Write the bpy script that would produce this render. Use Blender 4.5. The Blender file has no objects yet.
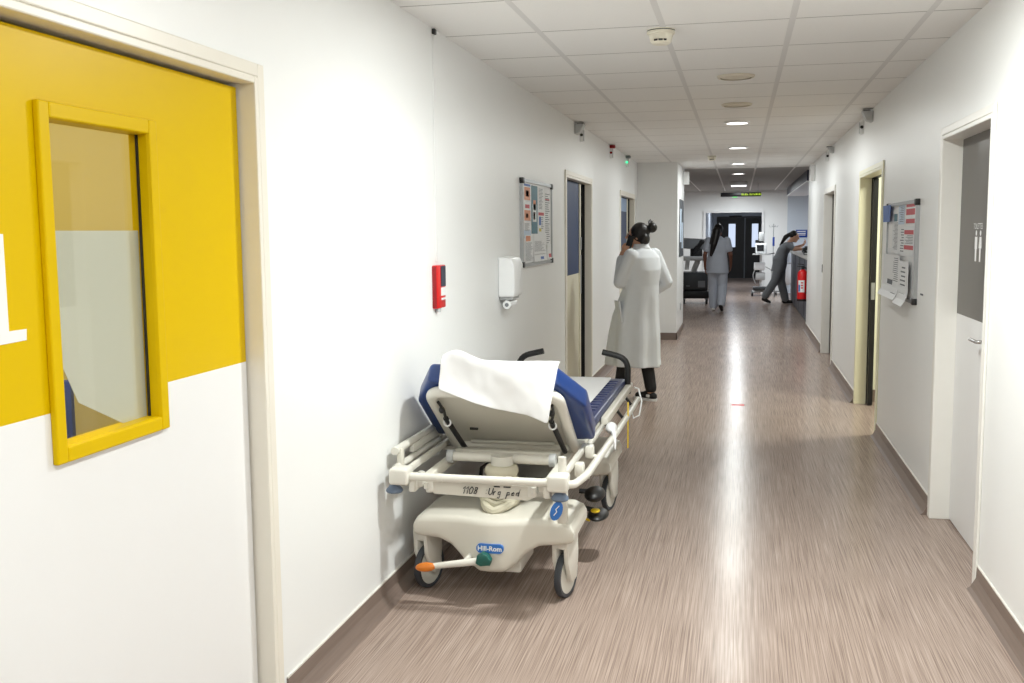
import bpy, bmesh, math, random
from mathutils import Vector, Matrix, Euler
random.seed(7)
S = bpy.context.scene
COL = S.collection
PI = math.pi

# ------------------------------------------------------------------ camera
F_PX, YAW, PIT, ROLL, CAM_H = 1006.735, .2224, .1081, -.009, 1.5721
CEIL, XL, XR = 2.5474, -1.4524, 1.0394
cy, sy = math.cos(YAW), math.sin(YAW); cp, sp = math.cos(PIT), math.sin(PIT)
fw = Vector((-sy*cp, cy*cp, -sp)); rt = Vector((cy, sy, 0)); up = rt.cross(fw)
c_, s_ = math.cos(ROLL), math.sin(ROLL)
R_ = c_*rt + s_*up; U_ = -s_*rt + c_*up
cam_d = bpy.data.cameras.new('camera'); cam = bpy.data.objects.new('camera', cam_d); COL.objects.link(cam)
cam.matrix_world = Matrix(((R_.x, U_.x, -fw.x, 0), (R_.y, U_.y, -fw.y, 0), (R_.z, U_.z, -fw.z, CAM_H), (0, 0, 0, 1)))
cam_d.sensor_fit = 'HORIZONTAL'; cam_d.sensor_width = 36; cam_d.lens = F_PX/1024*36
cam_d.clip_start = .05; cam_d.clip_end = 100
S.camera = cam

# ------------------------------------------------------------------ world, exposure, lights
W = bpy.data.worlds.new('world'); S.world = W; W.use_nodes = True
W.node_tree.nodes['Background'].inputs[0].default_value = (.9, .95, 1, 1)
W.node_tree.nodes['Background'].inputs[1].default_value = .05
S.view_settings.view_transform = 'Standard'; S.view_settings.look = 'None'
S.view_settings.gamma = 1; S.view_settings.use_curve_mapping = False
S.view_settings.exposure = 0.42
LIGHT_W = 34.0

def area(name, loc, size, power, color=(1, 1, 1), rot=(0, 0, 0), shape='DISK', size_y=None, spread=PI):
    l = bpy.data.lights.new(name, 'AREA'); l.shape = shape; l.size = size
    if size_y: l.size_y = size_y
    l.energy = power; l.color = color; l.spread = spread
    o = bpy.data.objects.new(name, l); o.location = loc; o.rotation_euler = rot; COL.objects.link(o)
    return o
LIT_Y = [-1.7, 1.1, 3.9, 9.5, 12.34, 15.25, 17.95]
for yy, k in zip(LIT_Y, (.72, .72, 1.25, .47, .62, .62, .34)):
    area('downlight_and_fill', (-.04, yy, CEIL-.035), .21, LIGHT_W*k, (.965, 1, .975))
area('downlight_and_fill', (-.04, 21.3, CEIL-.1), .17, 8, (.93, .97, 1))
area('downlight_and_fill', (-.04, 24.4, CEIL-.035), .17, 44, (.93, .98, 1))  # added lamp without a fixture, brightens the end wall
area('passage_fill', (-.1, 29.5, CEIL-.035), .17, 22, (.95, .98, 1))  # unseen lamp added to lift the passage walls
area('station_glow', (3.0, 23.2, CEIL-.06), .6, 40, (.82, .9, 1))
area('room_glow', (1.9, 8.5, CEIL-.06), .5, 34, (1, 1, .86))
area('ward_glow', (-2.6, 2.3, CEIL-.06), .5, 20, (1, .93, .78))
area('alcove_glow', (-2.4, 23.5, CEIL-.06), .4, 9, (.85, .93, 1))

# ------------------------------------------------------------------ materials
def lin(c):
    c = c/255
    return c/12.92 if c <= .04045 else ((c+.055)/1.055)**2.4
def col(r, g, b): return (lin(r), lin(g), lin(b), 1)
def mat(name, rgb, rough=.5, var=.04, scale=14, bump=0, metal=0, spec=.5, stretch=None, coat=0):
    m = bpy.data.materials.new(name); m.use_nodes = True
    nt = m.node_tree; b = nt.nodes['Principled BSDF']
    c = col(*rgb)
    tc = nt.nodes.new('ShaderNodeTexCoord'); n = nt.nodes.new('ShaderNodeTexNoise')
    n.inputs['Scale'].default_value = scale; n.inputs['Detail'].default_value = 3
    if stretch:
        mp = nt.nodes.new('ShaderNodeMapping'); mp.inputs['Scale'].default_value = stretch
        nt.links.new(tc.outputs['Object'], mp.inputs[0]); nt.links.new(mp.outputs[0], n.inputs['Vector'])
    else: nt.links.new(tc.outputs['Object'], n.inputs['Vector'])
    mx = nt.nodes.new('ShaderNodeMix'); mx.data_type = 'RGBA'
    mx.inputs[6].default_value = tuple(min(1, v*(1-var)) for v in c[:3])+(1,)
    mx.inputs[7].default_value = tuple(min(1, v*(1+var)) for v in c[:3])+(1,)
    nt.links.new(n.outputs['Fac'], mx.inputs[0]); nt.links.new(mx.outputs[2], b.inputs['Base Color'])
    b.inputs['Roughness'].default_value = rough; b.inputs['Metallic'].default_value = metal
    b.inputs['Specular IOR Level'].default_value = spec
    if coat: b.inputs['Coat Weight'].default_value = coat
    if bump:
        bp = nt.nodes.new('ShaderNodeBump'); bp.inputs['Strength'].default_value = bump; bp.inputs['Distance'].default_value = .004
        nt.links.new(n.outputs['Fac'], bp.inputs['Height']); nt.links.new(bp.outputs[0], b.inputs['Normal'])
    return m
def emit(name, rgb, strength):
    m = bpy.data.materials.new(name); m.use_nodes = True; nt = m.node_tree
    b = nt.nodes['Principled BSDF']; b.inputs['Base Color'].default_value = col(*rgb)
    b.inputs['Emission Color'].default_value = col(*rgb); b.inputs['Emission Strength'].default_value = strength
    return m
def glass_mat(name, tint=(1, 1, 1), gl=.9):
    m = bpy.data.materials.new(name); m.use_nodes = True; nt = m.node_tree; nt.nodes.clear()
    o = nt.nodes.new('ShaderNodeOutputMaterial'); mx = nt.nodes.new('ShaderNodeMixShader')
    t = nt.nodes.new('ShaderNodeBsdfTransparent'); t.inputs[0].default_value = (*tint, 1)
    g = nt.nodes.new('ShaderNodeBsdfGlossy'); g.inputs['Roughness'].default_value = .02; g.inputs[0].default_value = (gl, gl, gl, 1)
    f = nt.nodes.new('ShaderNodeLayerWeight'); f.inputs[0].default_value = .5
    pw = nt.nodes.new('ShaderNodeMath'); pw.operation = 'POWER'; pw.inputs[1].default_value = 5
    ma = nt.nodes.new('ShaderNodeMath'); ma.operation = 'MULTIPLY_ADD'; ma.inputs[1].default_value = .7; ma.inputs[2].default_value = .035
    nt.links.new(f.outputs['Facing'], pw.inputs[0]); nt.links.new(pw.outputs[0], ma.inputs[0]); nt.links.new(ma.outputs[0], mx.inputs[0]); nt.links.new(t.outputs[0], mx.inputs[1]); nt.links.new(g.outputs[0], mx.inputs[2])
    nt.links.new(mx.outputs[0], o.inputs[0]); return m

def floor_mat():
    m = bpy.data.materials.new('floor_vinyl'); m.use_nodes = True; nt = m.node_tree; b = nt.nodes['Principled BSDF']
    L = nt.links.new; N = nt.nodes.new
    tc = N('ShaderNodeTexCoord')
    def noise(sc, detail, rough=.6):
        mp = N('ShaderNodeMapping'); mp.inputs['Scale'].default_value = sc
        n = N('ShaderNodeTexNoise'); n.inputs['Scale'].default_value = 1; n.inputs['Detail'].default_value = detail; n.inputs['Roughness'].default_value = rough
        L(tc.outputs['Object'], mp.inputs[0]); L(mp.outputs[0], n.inputs['Vector']); return n
    n1 = noise((190, 1.5, 1), 4); n2 = noise((420, 3, 1), 2); n3 = noise((3, 1.2, 1), 2)
    a = N('ShaderNodeMath'); a.operation = 'MULTIPLY_ADD'; a.inputs[1].default_value = .55
    L(n1.outputs['Fac'], a.inputs[0]); 
    q = N('ShaderNodeMath'); q.operation = 'MULTIPLY'; q.inputs[1].default_value = .45; L(n2.outputs['Fac'], q.inputs[0]); L(q.outputs[0], a.inputs[2])
    r = N('ShaderNodeValToRGB'); e = r.color_ramp.elements
    e[0].position = .36; e[0].color = col(127, 110, 100); e[1].position = .64; e[1].color = col(187, 169, 157)
    k = e.new(.5); k.color = col(161, 143, 132)
    L(a.outputs[0], r.inputs[0])
    mx = N('ShaderNodeMix'); mx.data_type = 'RGBA'; mx.blend_type = 'MULTIPLY'; mx.inputs[0].default_value = .25
    L(r.outputs[0], mx.inputs[6]); L(n3.outputs['Color'], mx.inputs[7])
    hs = N('ShaderNodeMix'); hs.data_type = 'RGBA'; hs.inputs[0].default_value = .0
    L(r.outputs[0], b.inputs['Base Color'])
    b.inputs['Roughness'].default_value = .2; b.inputs['Specular IOR Level'].default_value = .08
    rr = N('ShaderNodeMapRange'); rr.inputs['To Min'].default_value = .17; rr.inputs['To Max'].default_value = .27
    L(n3.outputs['Fac'], rr.inputs[0]); L(rr.outputs[0], b.inputs['Roughness'])
    n4 = noise((2.2, 1.1, 1), 3); ad = N('ShaderNodeMath'); ad.operation = 'MULTIPLY_ADD'; ad.inputs[1].default_value = .02
    L(n2.outputs['Fac'], ad.inputs[0]); L(n4.outputs['Fac'], ad.inputs[2])
    bp = N('ShaderNodeBump'); bp.inputs['Strength'].default_value = .08; bp.inputs['Distance'].default_value = .01
    L(ad.outputs[0], bp.inputs['Height']); L(bp.outputs[0], b.inputs['Normal'])
    return m

def ceiling_mat(name='ceiling_tiles', tile=((240, 239, 236), (247, 246, 244)), row=(172, 170, 166), runner=(224, 223, 221)):
    m = bpy.data.materials.new(name); m.use_nodes = True; nt = m.node_tree; b = nt.nodes['Principled BSDF']
    L = nt.links.new; N = nt.nodes.new
    tc = N('ShaderNodeTexCoord'); sx = N('ShaderNodeSeparateXYZ'); L(tc.outputs['Object'], sx.inputs[0])
    def line(sock, off, period, half):
        s = N('ShaderNodeMath'); s.operation = 'SUBTRACT'; s.inputs[1].default_value = off; L(sock, s.inputs[0])
        w = N('ShaderNodeMath'); w.operation = 'PINGPONG'; w.inputs[1].default_value = period/2; L(s.outputs[0], w.inputs[0])
        c = N('ShaderNodeMath'); c.operation = 'LESS_THAN'; c.inputs[1].default_value = half; L(w.outputs[0], c.inputs[0]); return c.outputs[0]
    lx = line(sx.outputs['X'], -.976, .6, .015); ly = line(sx.outputs['Y'], 4.98, .699, .006)
    n = N('ShaderNodeTexNoise'); n.inputs['Scale'].default_value = 160; n.inputs['Detail'].default_value = 2; L(tc.outputs['Object'], n.inputs['Vector'])
    m0 = N('ShaderNodeMix'); m0.data_type = 'RGBA'; m0.inputs[6].default_value = col(*tile[0]); m0.inputs[7].default_value = col(*tile[1]); L(n.outputs['Fac'], m0.inputs[0])
    m1 = N('ShaderNodeMix'); m1.data_type = 'RGBA'; m1.inputs[7].default_value = col(*row); L(ly, m1.inputs[0]); L(m0.outputs[2], m1.inputs[6])
    m2 = N('ShaderNodeMix'); m2.data_type = 'RGBA'; m2.inputs[7].default_value = col(*runner); L(lx, m2.inputs[0]); L(m1.outputs[2], m2.inputs[6])
    L(m2.outputs[2], b.inputs['Base Color']); b.inputs['Roughness'].default_value = .75
    return m

M = dict(
    wall=mat('wall_paint', (243, 244, 243), .38, .012, 3),
    wall_cool=mat('wall_cool_tint', (206, 214, 224), .45, .02, 3),
    wall_cream=mat('wall_paint_cream', (240, 240, 218), .5, .02, 3),
    wall_tan=mat('wall_paint_tan', (214, 196, 112), .6, .02, 3),
    wall_dark=mat('wall_unlit', (60, 60, 62), .6, .05, 3),  # near-black base colour gives rooms their unlit look
    base=mat('skirting', (128, 112, 103), .4, .25, 1, stretch=(4, 4, 120)),
    cap=mat('skirting_cap', (226, 222, 214), .4),
    frame=mat('door_frame_paint', (236, 231, 219), .35, .02),
    frame_w=mat('door_frame_white', (238, 236, 230), .35, .02),
    frame_y=mat('door_frame_yellowish', (240, 237, 208), .35, .02),
    yellow=mat('yellow_paint', (220, 184, 0), .36, .02, 4, spec=.12),
    white=mat('white_laminate', (240, 240, 240), .35, .012, 5),
    black=mat('black_rubber', (22, 22, 23), .45, .1),
    blackm=mat('black_metal', (30, 30, 32), .35, .1),
    blue_door=mat('blue_door', (34, 54, 92), .45, .03, spec=.25),
    cream_door=mat('cream_door', (222, 216, 192), .4, .02),
    grey_door=mat('grey_door', (92, 88, 84), .34, .07, 2, stretch=(6, 6, .7)),
    dark_door=mat('dark_door', (46, 44, 42), .45, .05),
    chrome=mat('chrome', (200, 200, 200), .2, .02, metal=1),
    alu=mat('aluminium', (176, 178, 180), .38, .04, metal=.7),
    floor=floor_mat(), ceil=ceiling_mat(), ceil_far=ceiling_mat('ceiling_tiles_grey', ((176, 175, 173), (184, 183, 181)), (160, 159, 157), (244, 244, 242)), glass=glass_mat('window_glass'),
    frost=mat('frosted_film', (192, 193, 174), .3, .01, 3),
    plastic=mat('white_plastic', (244, 245, 245), .3, .01),
    plastic_g=mat('grey_plastic', (190, 192, 192), .4, .03),
    detector=mat('detector_plastic', (238, 233, 215), .4, .01),
    tan_disc=mat('unlit_diffuser', (226, 218, 200), .5, .04),
    lamp=emit('lamp_diffuser', (255, 252, 245), 5),
    lamp_dim=emit('lamp_diffuser_dim', (245, 250, 255), 1.6),
    red=mat('red_plastic', (214, 18, 24), .3, .04),
    red_d=mat('red_plastic_dark', (150, 20, 26), .35, .04),
    navy=mat('navy_laminate', (36, 42, 66), .4, .05),
    steel_b=mat('bed_cream_plastic', (216, 212, 200), .36, .03, 6),
    steel_w=mat('bed_white_paint', (224, 221, 211), .3, .02, 6),
    bellows=mat('bellows_rubber', (206, 200, 178), .5, .03),
    tyre=mat('grey_tyre', (62, 66, 72), .5, .06),
    disc=mat('wheel_disc', (220, 218, 208), .35, .05),
    mattress=mat('blue_vinyl', (28, 58, 118), .3, .06, 8, bump=.1),
    mattress_d=mat('navy_vinyl', (38, 50, 96), .36, .06, 8, bump=.1),
    paper=mat('paper_sheet', (238, 238, 238), .7, .01, 9),
    coat=mat('lab_coat_cotton', (226, 230, 234), .8, .03, 9, bump=.1),
    scrubs=mat('grey_blue_scrubs', (192, 199, 212), .8, .05, 9),
    scrubs2=mat('grey_scrubs', (128, 132, 136), .8, .05, 9),
    trouser=mat('black_trousers', (26, 26, 28), .75, .1),
    skin=mat('skin_light_brown', (204, 156, 128), .5, .05, 30),
    skin_d=mat('skin_brown', (122, 80, 62), .5, .05, 30),
    hair=mat('dark_hair', (22, 17, 15), .45, .3, 60, stretch=(1, 1, 6)),
    orange=mat('orange_pedal', (224, 128, 40), .4, .06),
    green=mat('green_pedal', (28, 92, 82), .4, .06),
    bumper=mat('grey_blue_bumper', (96, 110, 130), .4, .05),
    blue=mat('blue_label', (52, 116, 196), .4, .03),
    blue_d=mat('deep_blue_label', (32, 66, 150), .4, .03),
    ink=mat('black_ink', (28, 28, 30), .6, .05),
    ink_g=mat('faint_ink', (165, 162, 152), .6, .05),
    white_ink=mat('white_print', (240, 240, 240), .5, .01),
    pap_w=mat('poster_white', (232, 234, 236), .5, .02, 30),
    pap_t=mat('poster_teal', (58, 112, 130), .5, .15, 60),
    pap_o=mat('poster_orange', (216, 140, 100), .5, .1, 40),
    pap_g=mat('poster_grey_text', (92, 98, 108), .6, .2, 80),
    pap_lb=mat('poster_pale_blue', (196, 212, 230), .5, .05, 30),
    pap_r=mat('poster_red', (196, 62, 72), .5, .06, 30),
    pap_b=mat('poster_blue', (44, 96, 176), .5, .06, 30),
    pap_y=mat('poster_yellow', (206, 190, 80), .5, .06, 30),
    yel_strap=mat('yellow_strap', (236, 200, 30), .5, .03),
    grey_m=mat('grey_machine', (130, 134, 138), .4, .04),
    grey_dk=mat('dark_grey_machine', (58, 62, 66), .4, .05),
    screen=mat('dark_screen', (34, 36, 42), .2, .05),
    sign_txt=emit('sign_letters', (190, 214, 70), .35),
    pane_lit=emit('daylit_pane', (205, 218, 240), .75),
    exit_green=emit('exit_green', (120, 220, 130), .8),
    led_green=emit('green_led', (60, 230, 150), 1.5),
    tan_top=mat('worktop', (206, 204, 200), .4, .03),
)

# ------------------------------------------------------------------ mesh helpers
class MB:
    def __init__(s): s.bm = bmesh.new(); s.mi = 0
    def _f(s, vs):
        try:
            f = s.bm.faces.new(vs); f.material_index = s.mi; return f
        except ValueError: return None
    def box(s, a, b, rot=None, ctr=None):
        x0, y0, z0 = (min(a[i], b[i]) for i in range(3)); x1, y1, z1 = (max(a[i], b[i]) for i in range(3))
        P = [Vector(p) for p in ((x0,y0,z0),(x1,y0,z0),(x1,y1,z0),(x0,y1,z0),(x0,y0,z1),(x1,y0,z1),(x1,y1,z1),(x0,y1,z1))]
        if rot is not None:
            c = Vector(ctr) if ctr is not None else sum(P, Vector())/8
            P = [c+rot @ (p-c) for p in P]
        v = [s.bm.verts.new(p) for p in P]
        for q in ((3,2,1,0),(4,5,6,7),(0,1,5,4),(1,2,6,5),(2,3,7,6),(3,0,4,7)): s._f([v[i] for i in q])
        return s
    def rbox(s, a, b, r=.01, seg=2, rot=None):
        t = bmesh.new(); x = MB(); x.bm = t; x.box(a, b)
        bmesh.ops.bevel(t, geom=t.edges[:], offset=r, segments=seg, affect='EDGES', profile=.5)
        s.merge(t, rot, (Vector(a)+Vector(b))/2); return s
    def merge(s, t, rot=None, c=None):
        mp = {}
        for v in t.verts:
            p = v.co.copy()
            if rot is not None: p = c+rot @ (p-c)
            mp[v] = s.bm.verts.new(p)
        for f in t.faces: s._f([mp[v] for v in f.verts])
        t.free()
    def rings(s, R, cap=True, closed=True):
        vs = [[s.bm.verts.new(p) for p in r] for r in R]
        n = len(vs[0])
        for i in range(len(vs)-1):
            for j in range(n if closed else n-1):
                k = (j+1) % n
                s._f([vs[i][j], vs[i][k], vs[i+1][k], vs[i+1][j]])
        if cap: s._f(vs[0][::-1]); s._f(vs[-1])
        return s
    def tube(s, pts, r, seg=10, cap=True):
        pts = [Vector(p) for p in pts]; n = len(pts)
        rs = r if isinstance(r, (list, tuple)) else [r]*n
        T = []
        for i in range(n):
            a = pts[max(i-1, 0)]; b = pts[min(i+1, n-1)]
            if 0 < i < n-1: t = (pts[i]-a).normalized()+(b-pts[i]).normalized()
            else: t = b-a
            T.append(t.normalized())
        ref = Vector((0, 0, 1)) if abs(T[0].z) < .9 else Vector((1, 0, 0))
        nrm = (ref-T[0]*ref.dot(T[0])).normalized(); R = []
        for i in range(n):
            nrm = (nrm-T[i]*nrm.dot(T[i])).normalized(); bn = T[i].cross(nrm)
            R.append([pts[i]+(nrm*math.cos(2*PI*j/seg)+bn*math.sin(2*PI*j/seg))*rs[i] for j in range(seg)])
        return s.rings(R, cap)
    def arc(s, pts, r, rad=.05, seg=10, n=5):       # polyline with rounded corners
        P = [Vector(p) for p in pts]; out = [P[0]]
        for i in range(1, len(P)-1):
            a = (P[i-1]-P[i]); b = (P[i+1]-P[i]); d = min(rad, a.length*.48, b.length*.48)
            p0 = P[i]+a.normalized()*d; p1 = P[i]+b.normalized()*d
            for k in range(n+1):
                t = k/n; out.append(p0*(1-t)**2+P[i]*2*t*(1-t)+p1*t*t)
        out.append(P[-1]); return s.tube(out, r, seg)
    def lathe(s, prof, c=(0, 0, 0), axis='z', seg=24, cap=True):
        c = Vector(c); R = []
        for r, h in prof:
            ring = []
            for j in range(seg):
                a = 2*PI*j/seg; u, v = r*math.cos(a), r*math.sin(a)
                ring.append(c+Vector({'z': (u, v, h), 'y': (v, h, u), 'x': (h, u, v)}[axis]))
            R.append(ring)
        return s.rings(R, cap)
    def prism(s, poly, axis, d0, d1, bevel=0, seg=2):
        t = bmesh.new()
        def p3(p, d): return {'y': (p[0], d, p[1]), 'x': (d, p[0], p[1]), 'z': (p[0], p[1], d)}[axis]
        a = [t.verts.new(p3(p, d0)) for p in poly]; b = [t.verts.new(p3(p, d1)) for p in poly]
        n = len(poly); t.faces.new(a[::-1]); t.faces.new(b)
        for i in range(n): t.faces.new([a[i], a[(i+1) % n], b[(i+1) % n], b[i]])
        bmesh.ops.recalc_face_normals(t, faces=t.faces[:])
        if bevel:
            ed = [e for e in t.edges if any(len(f.verts) == n and n != 4 or len(f.verts) > 4 for f in e.link_faces)] or t.edges[:]
            bmesh.ops.bevel(t, geom=ed, offset=bevel, segments=seg, affect='EDGES', profile=.5)
        s.merge(t); return s
    def cap(s, p0, p1, r0, r1, seg=12):             # tapered capsule
        p0, p1 = Vector(p0), Vector(p1); d = p1-p0; L = d.length
        t = d.normalized() if L > 1e-6 else Vector((0, 0, 1))
        ref = Vector((0, 0, 1)) if abs(t.z) < .9 else Vector((1, 0, 0))
        u = t.cross(ref).normalized(); v = t.cross(u); R = []
        for k in range(5):
            a = -PI/2+PI/2*k/4+.02; R.append((p0+t*r0*math.sin(a), r0*math.cos(a)))
        for k in range(5):
            a = PI/2*k/4-.02*(k == 4); R.append((p1+t*r1*math.sin(a), r1*math.cos(a)))
        return s.rings([[c+(u*math.cos(2*PI*j/seg)+v*math.sin(2*PI*j/seg))*r for j in range(seg)] for c, r in R])
    def ell(s, c, r, rot=None, seg=16, n=10):
        c = Vector(c); R = []
        for i in range(n+1):
            a = -PI/2+PI*i/n; a = max(-PI/2+.05, min(PI/2-.05, a))
            ring = []
            for j in range(seg):
                q = Vector((r[0]*math.cos(a)*math.cos(2*PI*j/seg), r[1]*math.cos(a)*math.sin(2*PI*j/seg), r[2]*math.sin(a)))
                ring.append(c+(rot @ q if rot is not None else q))
            R.append(ring)
        return s.rings(R)
    def loft(s, secs, seg=32, fold=0, nf=7, cap=True):   # secs: (cx, cy, cz, rx, ry[, fold])
        R = []
        for k in secs:
            f = k[5] if len(k) > 5 else 0
            R.append([Vector((k[0]+k[3]*math.cos(2*PI*j/seg)*(1+f*math.sin(nf*2*PI*j/seg+1)), k[1]+k[4]*math.sin(2*PI*j/seg)*(1+f*math.sin(nf*2*PI*j/seg+1)), k[2])) for j in range(seg)])
        return s.rings(R, cap)
    def build(s, name, m, parent=None, smooth=True, bevel=0, remesh=0, sm_it=3, solid=0, sub=0, label=None):
        me = bpy.data.meshes.new(name)
        bmesh.ops.recalc_face_normals(s.bm, faces=s.bm.faces[:])
        s.bm.to_mesh(me); s.bm.free()
        for x in (m if isinstance(m, (list, tuple)) else [m]): me.materials.append(x)
        o = bpy.data.objects.new(name, me); COL.objects.link(o)
        if parent is not None: o.parent = parent
        if smooth:
            me.polygons.foreach_set('use_smooth', [True]*len(me.polygons))
            try: me.set_sharp_from_angle(angle=math.radians(38))
            except Exception: pass
        if bevel:
            b = o.modifiers.new('bevel', 'BEVEL'); b.width = bevel; b.segments = 2; b.limit_method = 'ANGLE'; b.angle_limit = .7
        if solid:
            b = o.modifiers.new('solid', 'SOLIDIFY'); b.thickness = solid; b.offset = 0
        if sub:
            b = o.modifiers.new('sub', 'SUBSURF'); b.levels = sub; b.render_levels = sub
        if remesh:
            b = o.modifiers.new('remesh', 'REMESH'); b.mode = 'VOXEL'; b.voxel_size = remesh; b.use_smooth_shade = True
            b = o.modifiers.new('smooth', 'SMOOTH'); b.iterations = sm_it; b.factor = .5
        if label: o['label'] = label
        return o

def tag(o, label, cat, group=None, kind=None):
    o['label'] = label; o['category'] = cat
    if group: o['group'] = group
    if kind: o['kind'] = kind
    return o
def thing(name, label, cat, loc=(0, 0, 0), rz=0, group=None):
    o = bpy.data.objects.new(name, None); COL.objects.link(o); o.empty_display_size = .1
    o.location = loc; o.rotation_euler = (0, 0, rz)
    return tag(o, label, cat, group)
def struct(o, label=None):
    o['kind'] = 'structure'
    if label: o['label'] = label
    return o
def text_mesh(mb, s, size, origin, ux, uy, n, ext=.0006, center=True, bold=0):
    """letters of s laid on a plane (ux, uy) lifted along n"""
    cu = bpy.data.curves.new('txt', 'FONT'); cu.body = s; cu.size = size; cu.extrude = 0; cu.offset = bold
    cu.align_x = 'CENTER' if center else 'LEFT'; cu.align_y = 'CENTER'; cu.resolution_u = 3
    o = bpy.data.objects.new('txt', cu); COL.objects.link(o)
    dg = bpy.context.evaluated_depsgraph_get(); me = bpy.data.meshes.new_from_object(o.evaluated_get(dg))
    ux, uy, n, origin = Vector(ux), Vector(uy), Vector(n), Vector(origin)
    base = len(mb.bm.verts)
    vs = [mb.bm.verts.new(origin+ux*v.co.x+uy*v.co.y+n*ext) for v in me.vertices]
    for p in me.polygons: mb._f([vs[i] for i in p.vertices])
    bpy.data.objects.remove(o); bpy.data.meshes.remove(me); bpy.data.curves.remove(cu)
    return mb
def wall_run(name, x0, x1, y0, y1, openings, m, top=CEIL):
    mb = MB(); y = y0
    for a, b, z in openings:
        if a > y: mb.box((x0, y, 0), (x1, a, top))
        mb.box((x0, a, z), (x1, b, top)); y = b
    mb.box((x0, y, 0), (x1, y1, top))
    return struct(mb.build(name, m, smooth=False))

# ------------------------------------------------------------------ the shell
FL = MB(); FL.box((-4.6, -4, -.08), (5.2, 36, 0)); struct(FL.build('floor', M['floor'], smooth=False), 'glossy wood-grain vinyl corridor floor')
CL = MB(); CL.box((-4.6, -4, CEIL), (5.2, 16.5, CEIL+.08)); struct(CL.build('ceiling', M['ceil'], smooth=False), 'white tiled corridor ceiling')
D0 = (1.60, 2.893, 2.05); D1 = (8.53, 10.04, 2.055); D2 = (12.55, 14.22, 2.04)
D3 = (4.65, 5.74, 2.055); D4 = (8.03, 9.48, 2.04); D5 = (11.93, 13.36, 2.03)
wall_run('wall_left', XL-.14, XL, -4, 14.7, [D0, D1, D2], M['wall'])
wall_run('wall_right', XR, XR+.14, -4, 16.55, [D3, D4, D5], M['wall'])
struct(MB().box((-4.6, 14.7, 0), (-.88, 16.45, CEIL)).build('wall_corner', M['wall'], smooth=False), 'white wall block that narrows the corridor')
struct(MB().box((XR+.14, 16.45, 0), (5.2, 16.55, CEIL)).build('wall_station_near', M['wall'], smooth=False))
struct(MB().box((-1.45, -4.1, 0), (1.04, -4, CEIL)).build('wall_back', M['wall'], smooth=False))
e = MB(); e.box((-4.6, 26, 0), (-.852, 26.14, CEIL)); e.box((-.852, 26, 2.02), (.53, 26.14, CEIL)); e.box((.53, 26, 0), (1.14, 26.14, CEIL))
struct(e.build('wall_end', M['wall'], smooth=False))
struct(MB().box((1.14, 26, 0), (5.2, 26.14, CEIL)).build('wall_station', M['wall_cool'], smooth=False))  # bluish light of the station is put into this wall's colour
struct(MB().box((5.2, 16, 0), (5.3, 26.2, CEIL)).build('wall_station_side', M['wall_cool'], smooth=False))
struct(MB().box((-4.7, 16, 0), (-4.6, 26.2, CEIL)).build('wall_alcove', M['wall'], smooth=False))
e = MB(); e.box((-1.0, 26.14, 0), (-.86, 34, CEIL)); e.box((.70, 26.14, 0), (.84, 34, CEIL)); struct(e.build('wall_passage', M['wall_cool'], smooth=False))
e = MB(); e.box((-1.0, 34, 2.02), (.84, 34.14, CEIL)); e.box((-1.0, 34, 0), (-.745, 34.14, 2.02)); e.box((.665, 34, 0), (.84, 34.14, 2.02))
struct(e.build('wall_passage_end', M['wall_cool'], smooth=False))
e = MB(); e.box((-.905, 25.96, 0), (-.845, 26.02, 2.07)); e.box((.525, 25.96, 0), (.585, 26.02, 2.07)); e.box((-.845, 25.96, 2.01), (.525, 26.02, 2.07))
struct(e.build('trim_1', M['white'], smooth=False), 'white casing around the far doorway')
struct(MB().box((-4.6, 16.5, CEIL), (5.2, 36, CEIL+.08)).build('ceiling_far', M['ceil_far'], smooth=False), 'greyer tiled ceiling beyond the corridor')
# rooms behind the doors
def room(name, x0, x1, y0, y1, m, door_x):
    mb = MB(); t = .08
    mb.box((x0, y0-t, 0), (x1, y0, CEIL)); mb.box((x0, y1, 0), (x1, y1+t, CEIL))
    xx = x0 if abs(door_x-x1) < abs(door_x-x0) else x1
    mb.box((xx-t/2, y0-t, 0), (xx+t/2, y1+t, CEIL))
    return struct(mb.build(name, m, smooth=False))
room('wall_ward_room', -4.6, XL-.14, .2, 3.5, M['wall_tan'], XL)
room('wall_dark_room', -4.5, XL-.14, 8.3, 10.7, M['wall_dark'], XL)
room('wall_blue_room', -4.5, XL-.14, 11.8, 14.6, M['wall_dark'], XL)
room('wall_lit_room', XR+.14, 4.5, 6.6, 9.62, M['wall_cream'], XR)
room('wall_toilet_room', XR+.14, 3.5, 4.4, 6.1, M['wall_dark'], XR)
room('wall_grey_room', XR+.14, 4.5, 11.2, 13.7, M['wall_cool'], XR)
# skirting
def skirt(name, side, y0, y1):
    x = XL if side == 'l' else XR; s = 1 if side == 'l' else -1
    mb = MB()
    prof = [(0, 0), (0, .1), (.007, .1), (.009, .05), (.03, .012), (.045, 0)]
    mb.prism([(x+s*p[0], p[1]) for p in prof], 'y', y0, y1)
    o = struct(mb.build(name, M['base'], smooth=False))
    MB().box((x, y0, .1), (x+s*.007, y1, .106)).build('cap_strip', M['cap'], o, smooth=False)
for nm, a, b in (('baseboard_left', 2.97, 8.5), ('baseboard_left_middle', 10.08, 12.52), ('baseboard_left_far', 14.26, 14.7)): skirt(nm, 'l', a, b)
for nm, a, b in (('baseboard_right_near', -4, 4.61), ('baseboard_right', 5.79, 7.99), ('baseboard_right_middle', 9.52, 11.9), ('baseboard_right_far', 13.4, 16.55)): skirt(nm, 'r', a, b)
e = MB(); e.box((-1.43, 14.672, 0), (-.868, 14.7, .1)); e.box((-.88, 14.672, 0), (-.868, 16.45, .1)); struct(e.build('baseboard_corner', M['base'], smooth=False))
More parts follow.
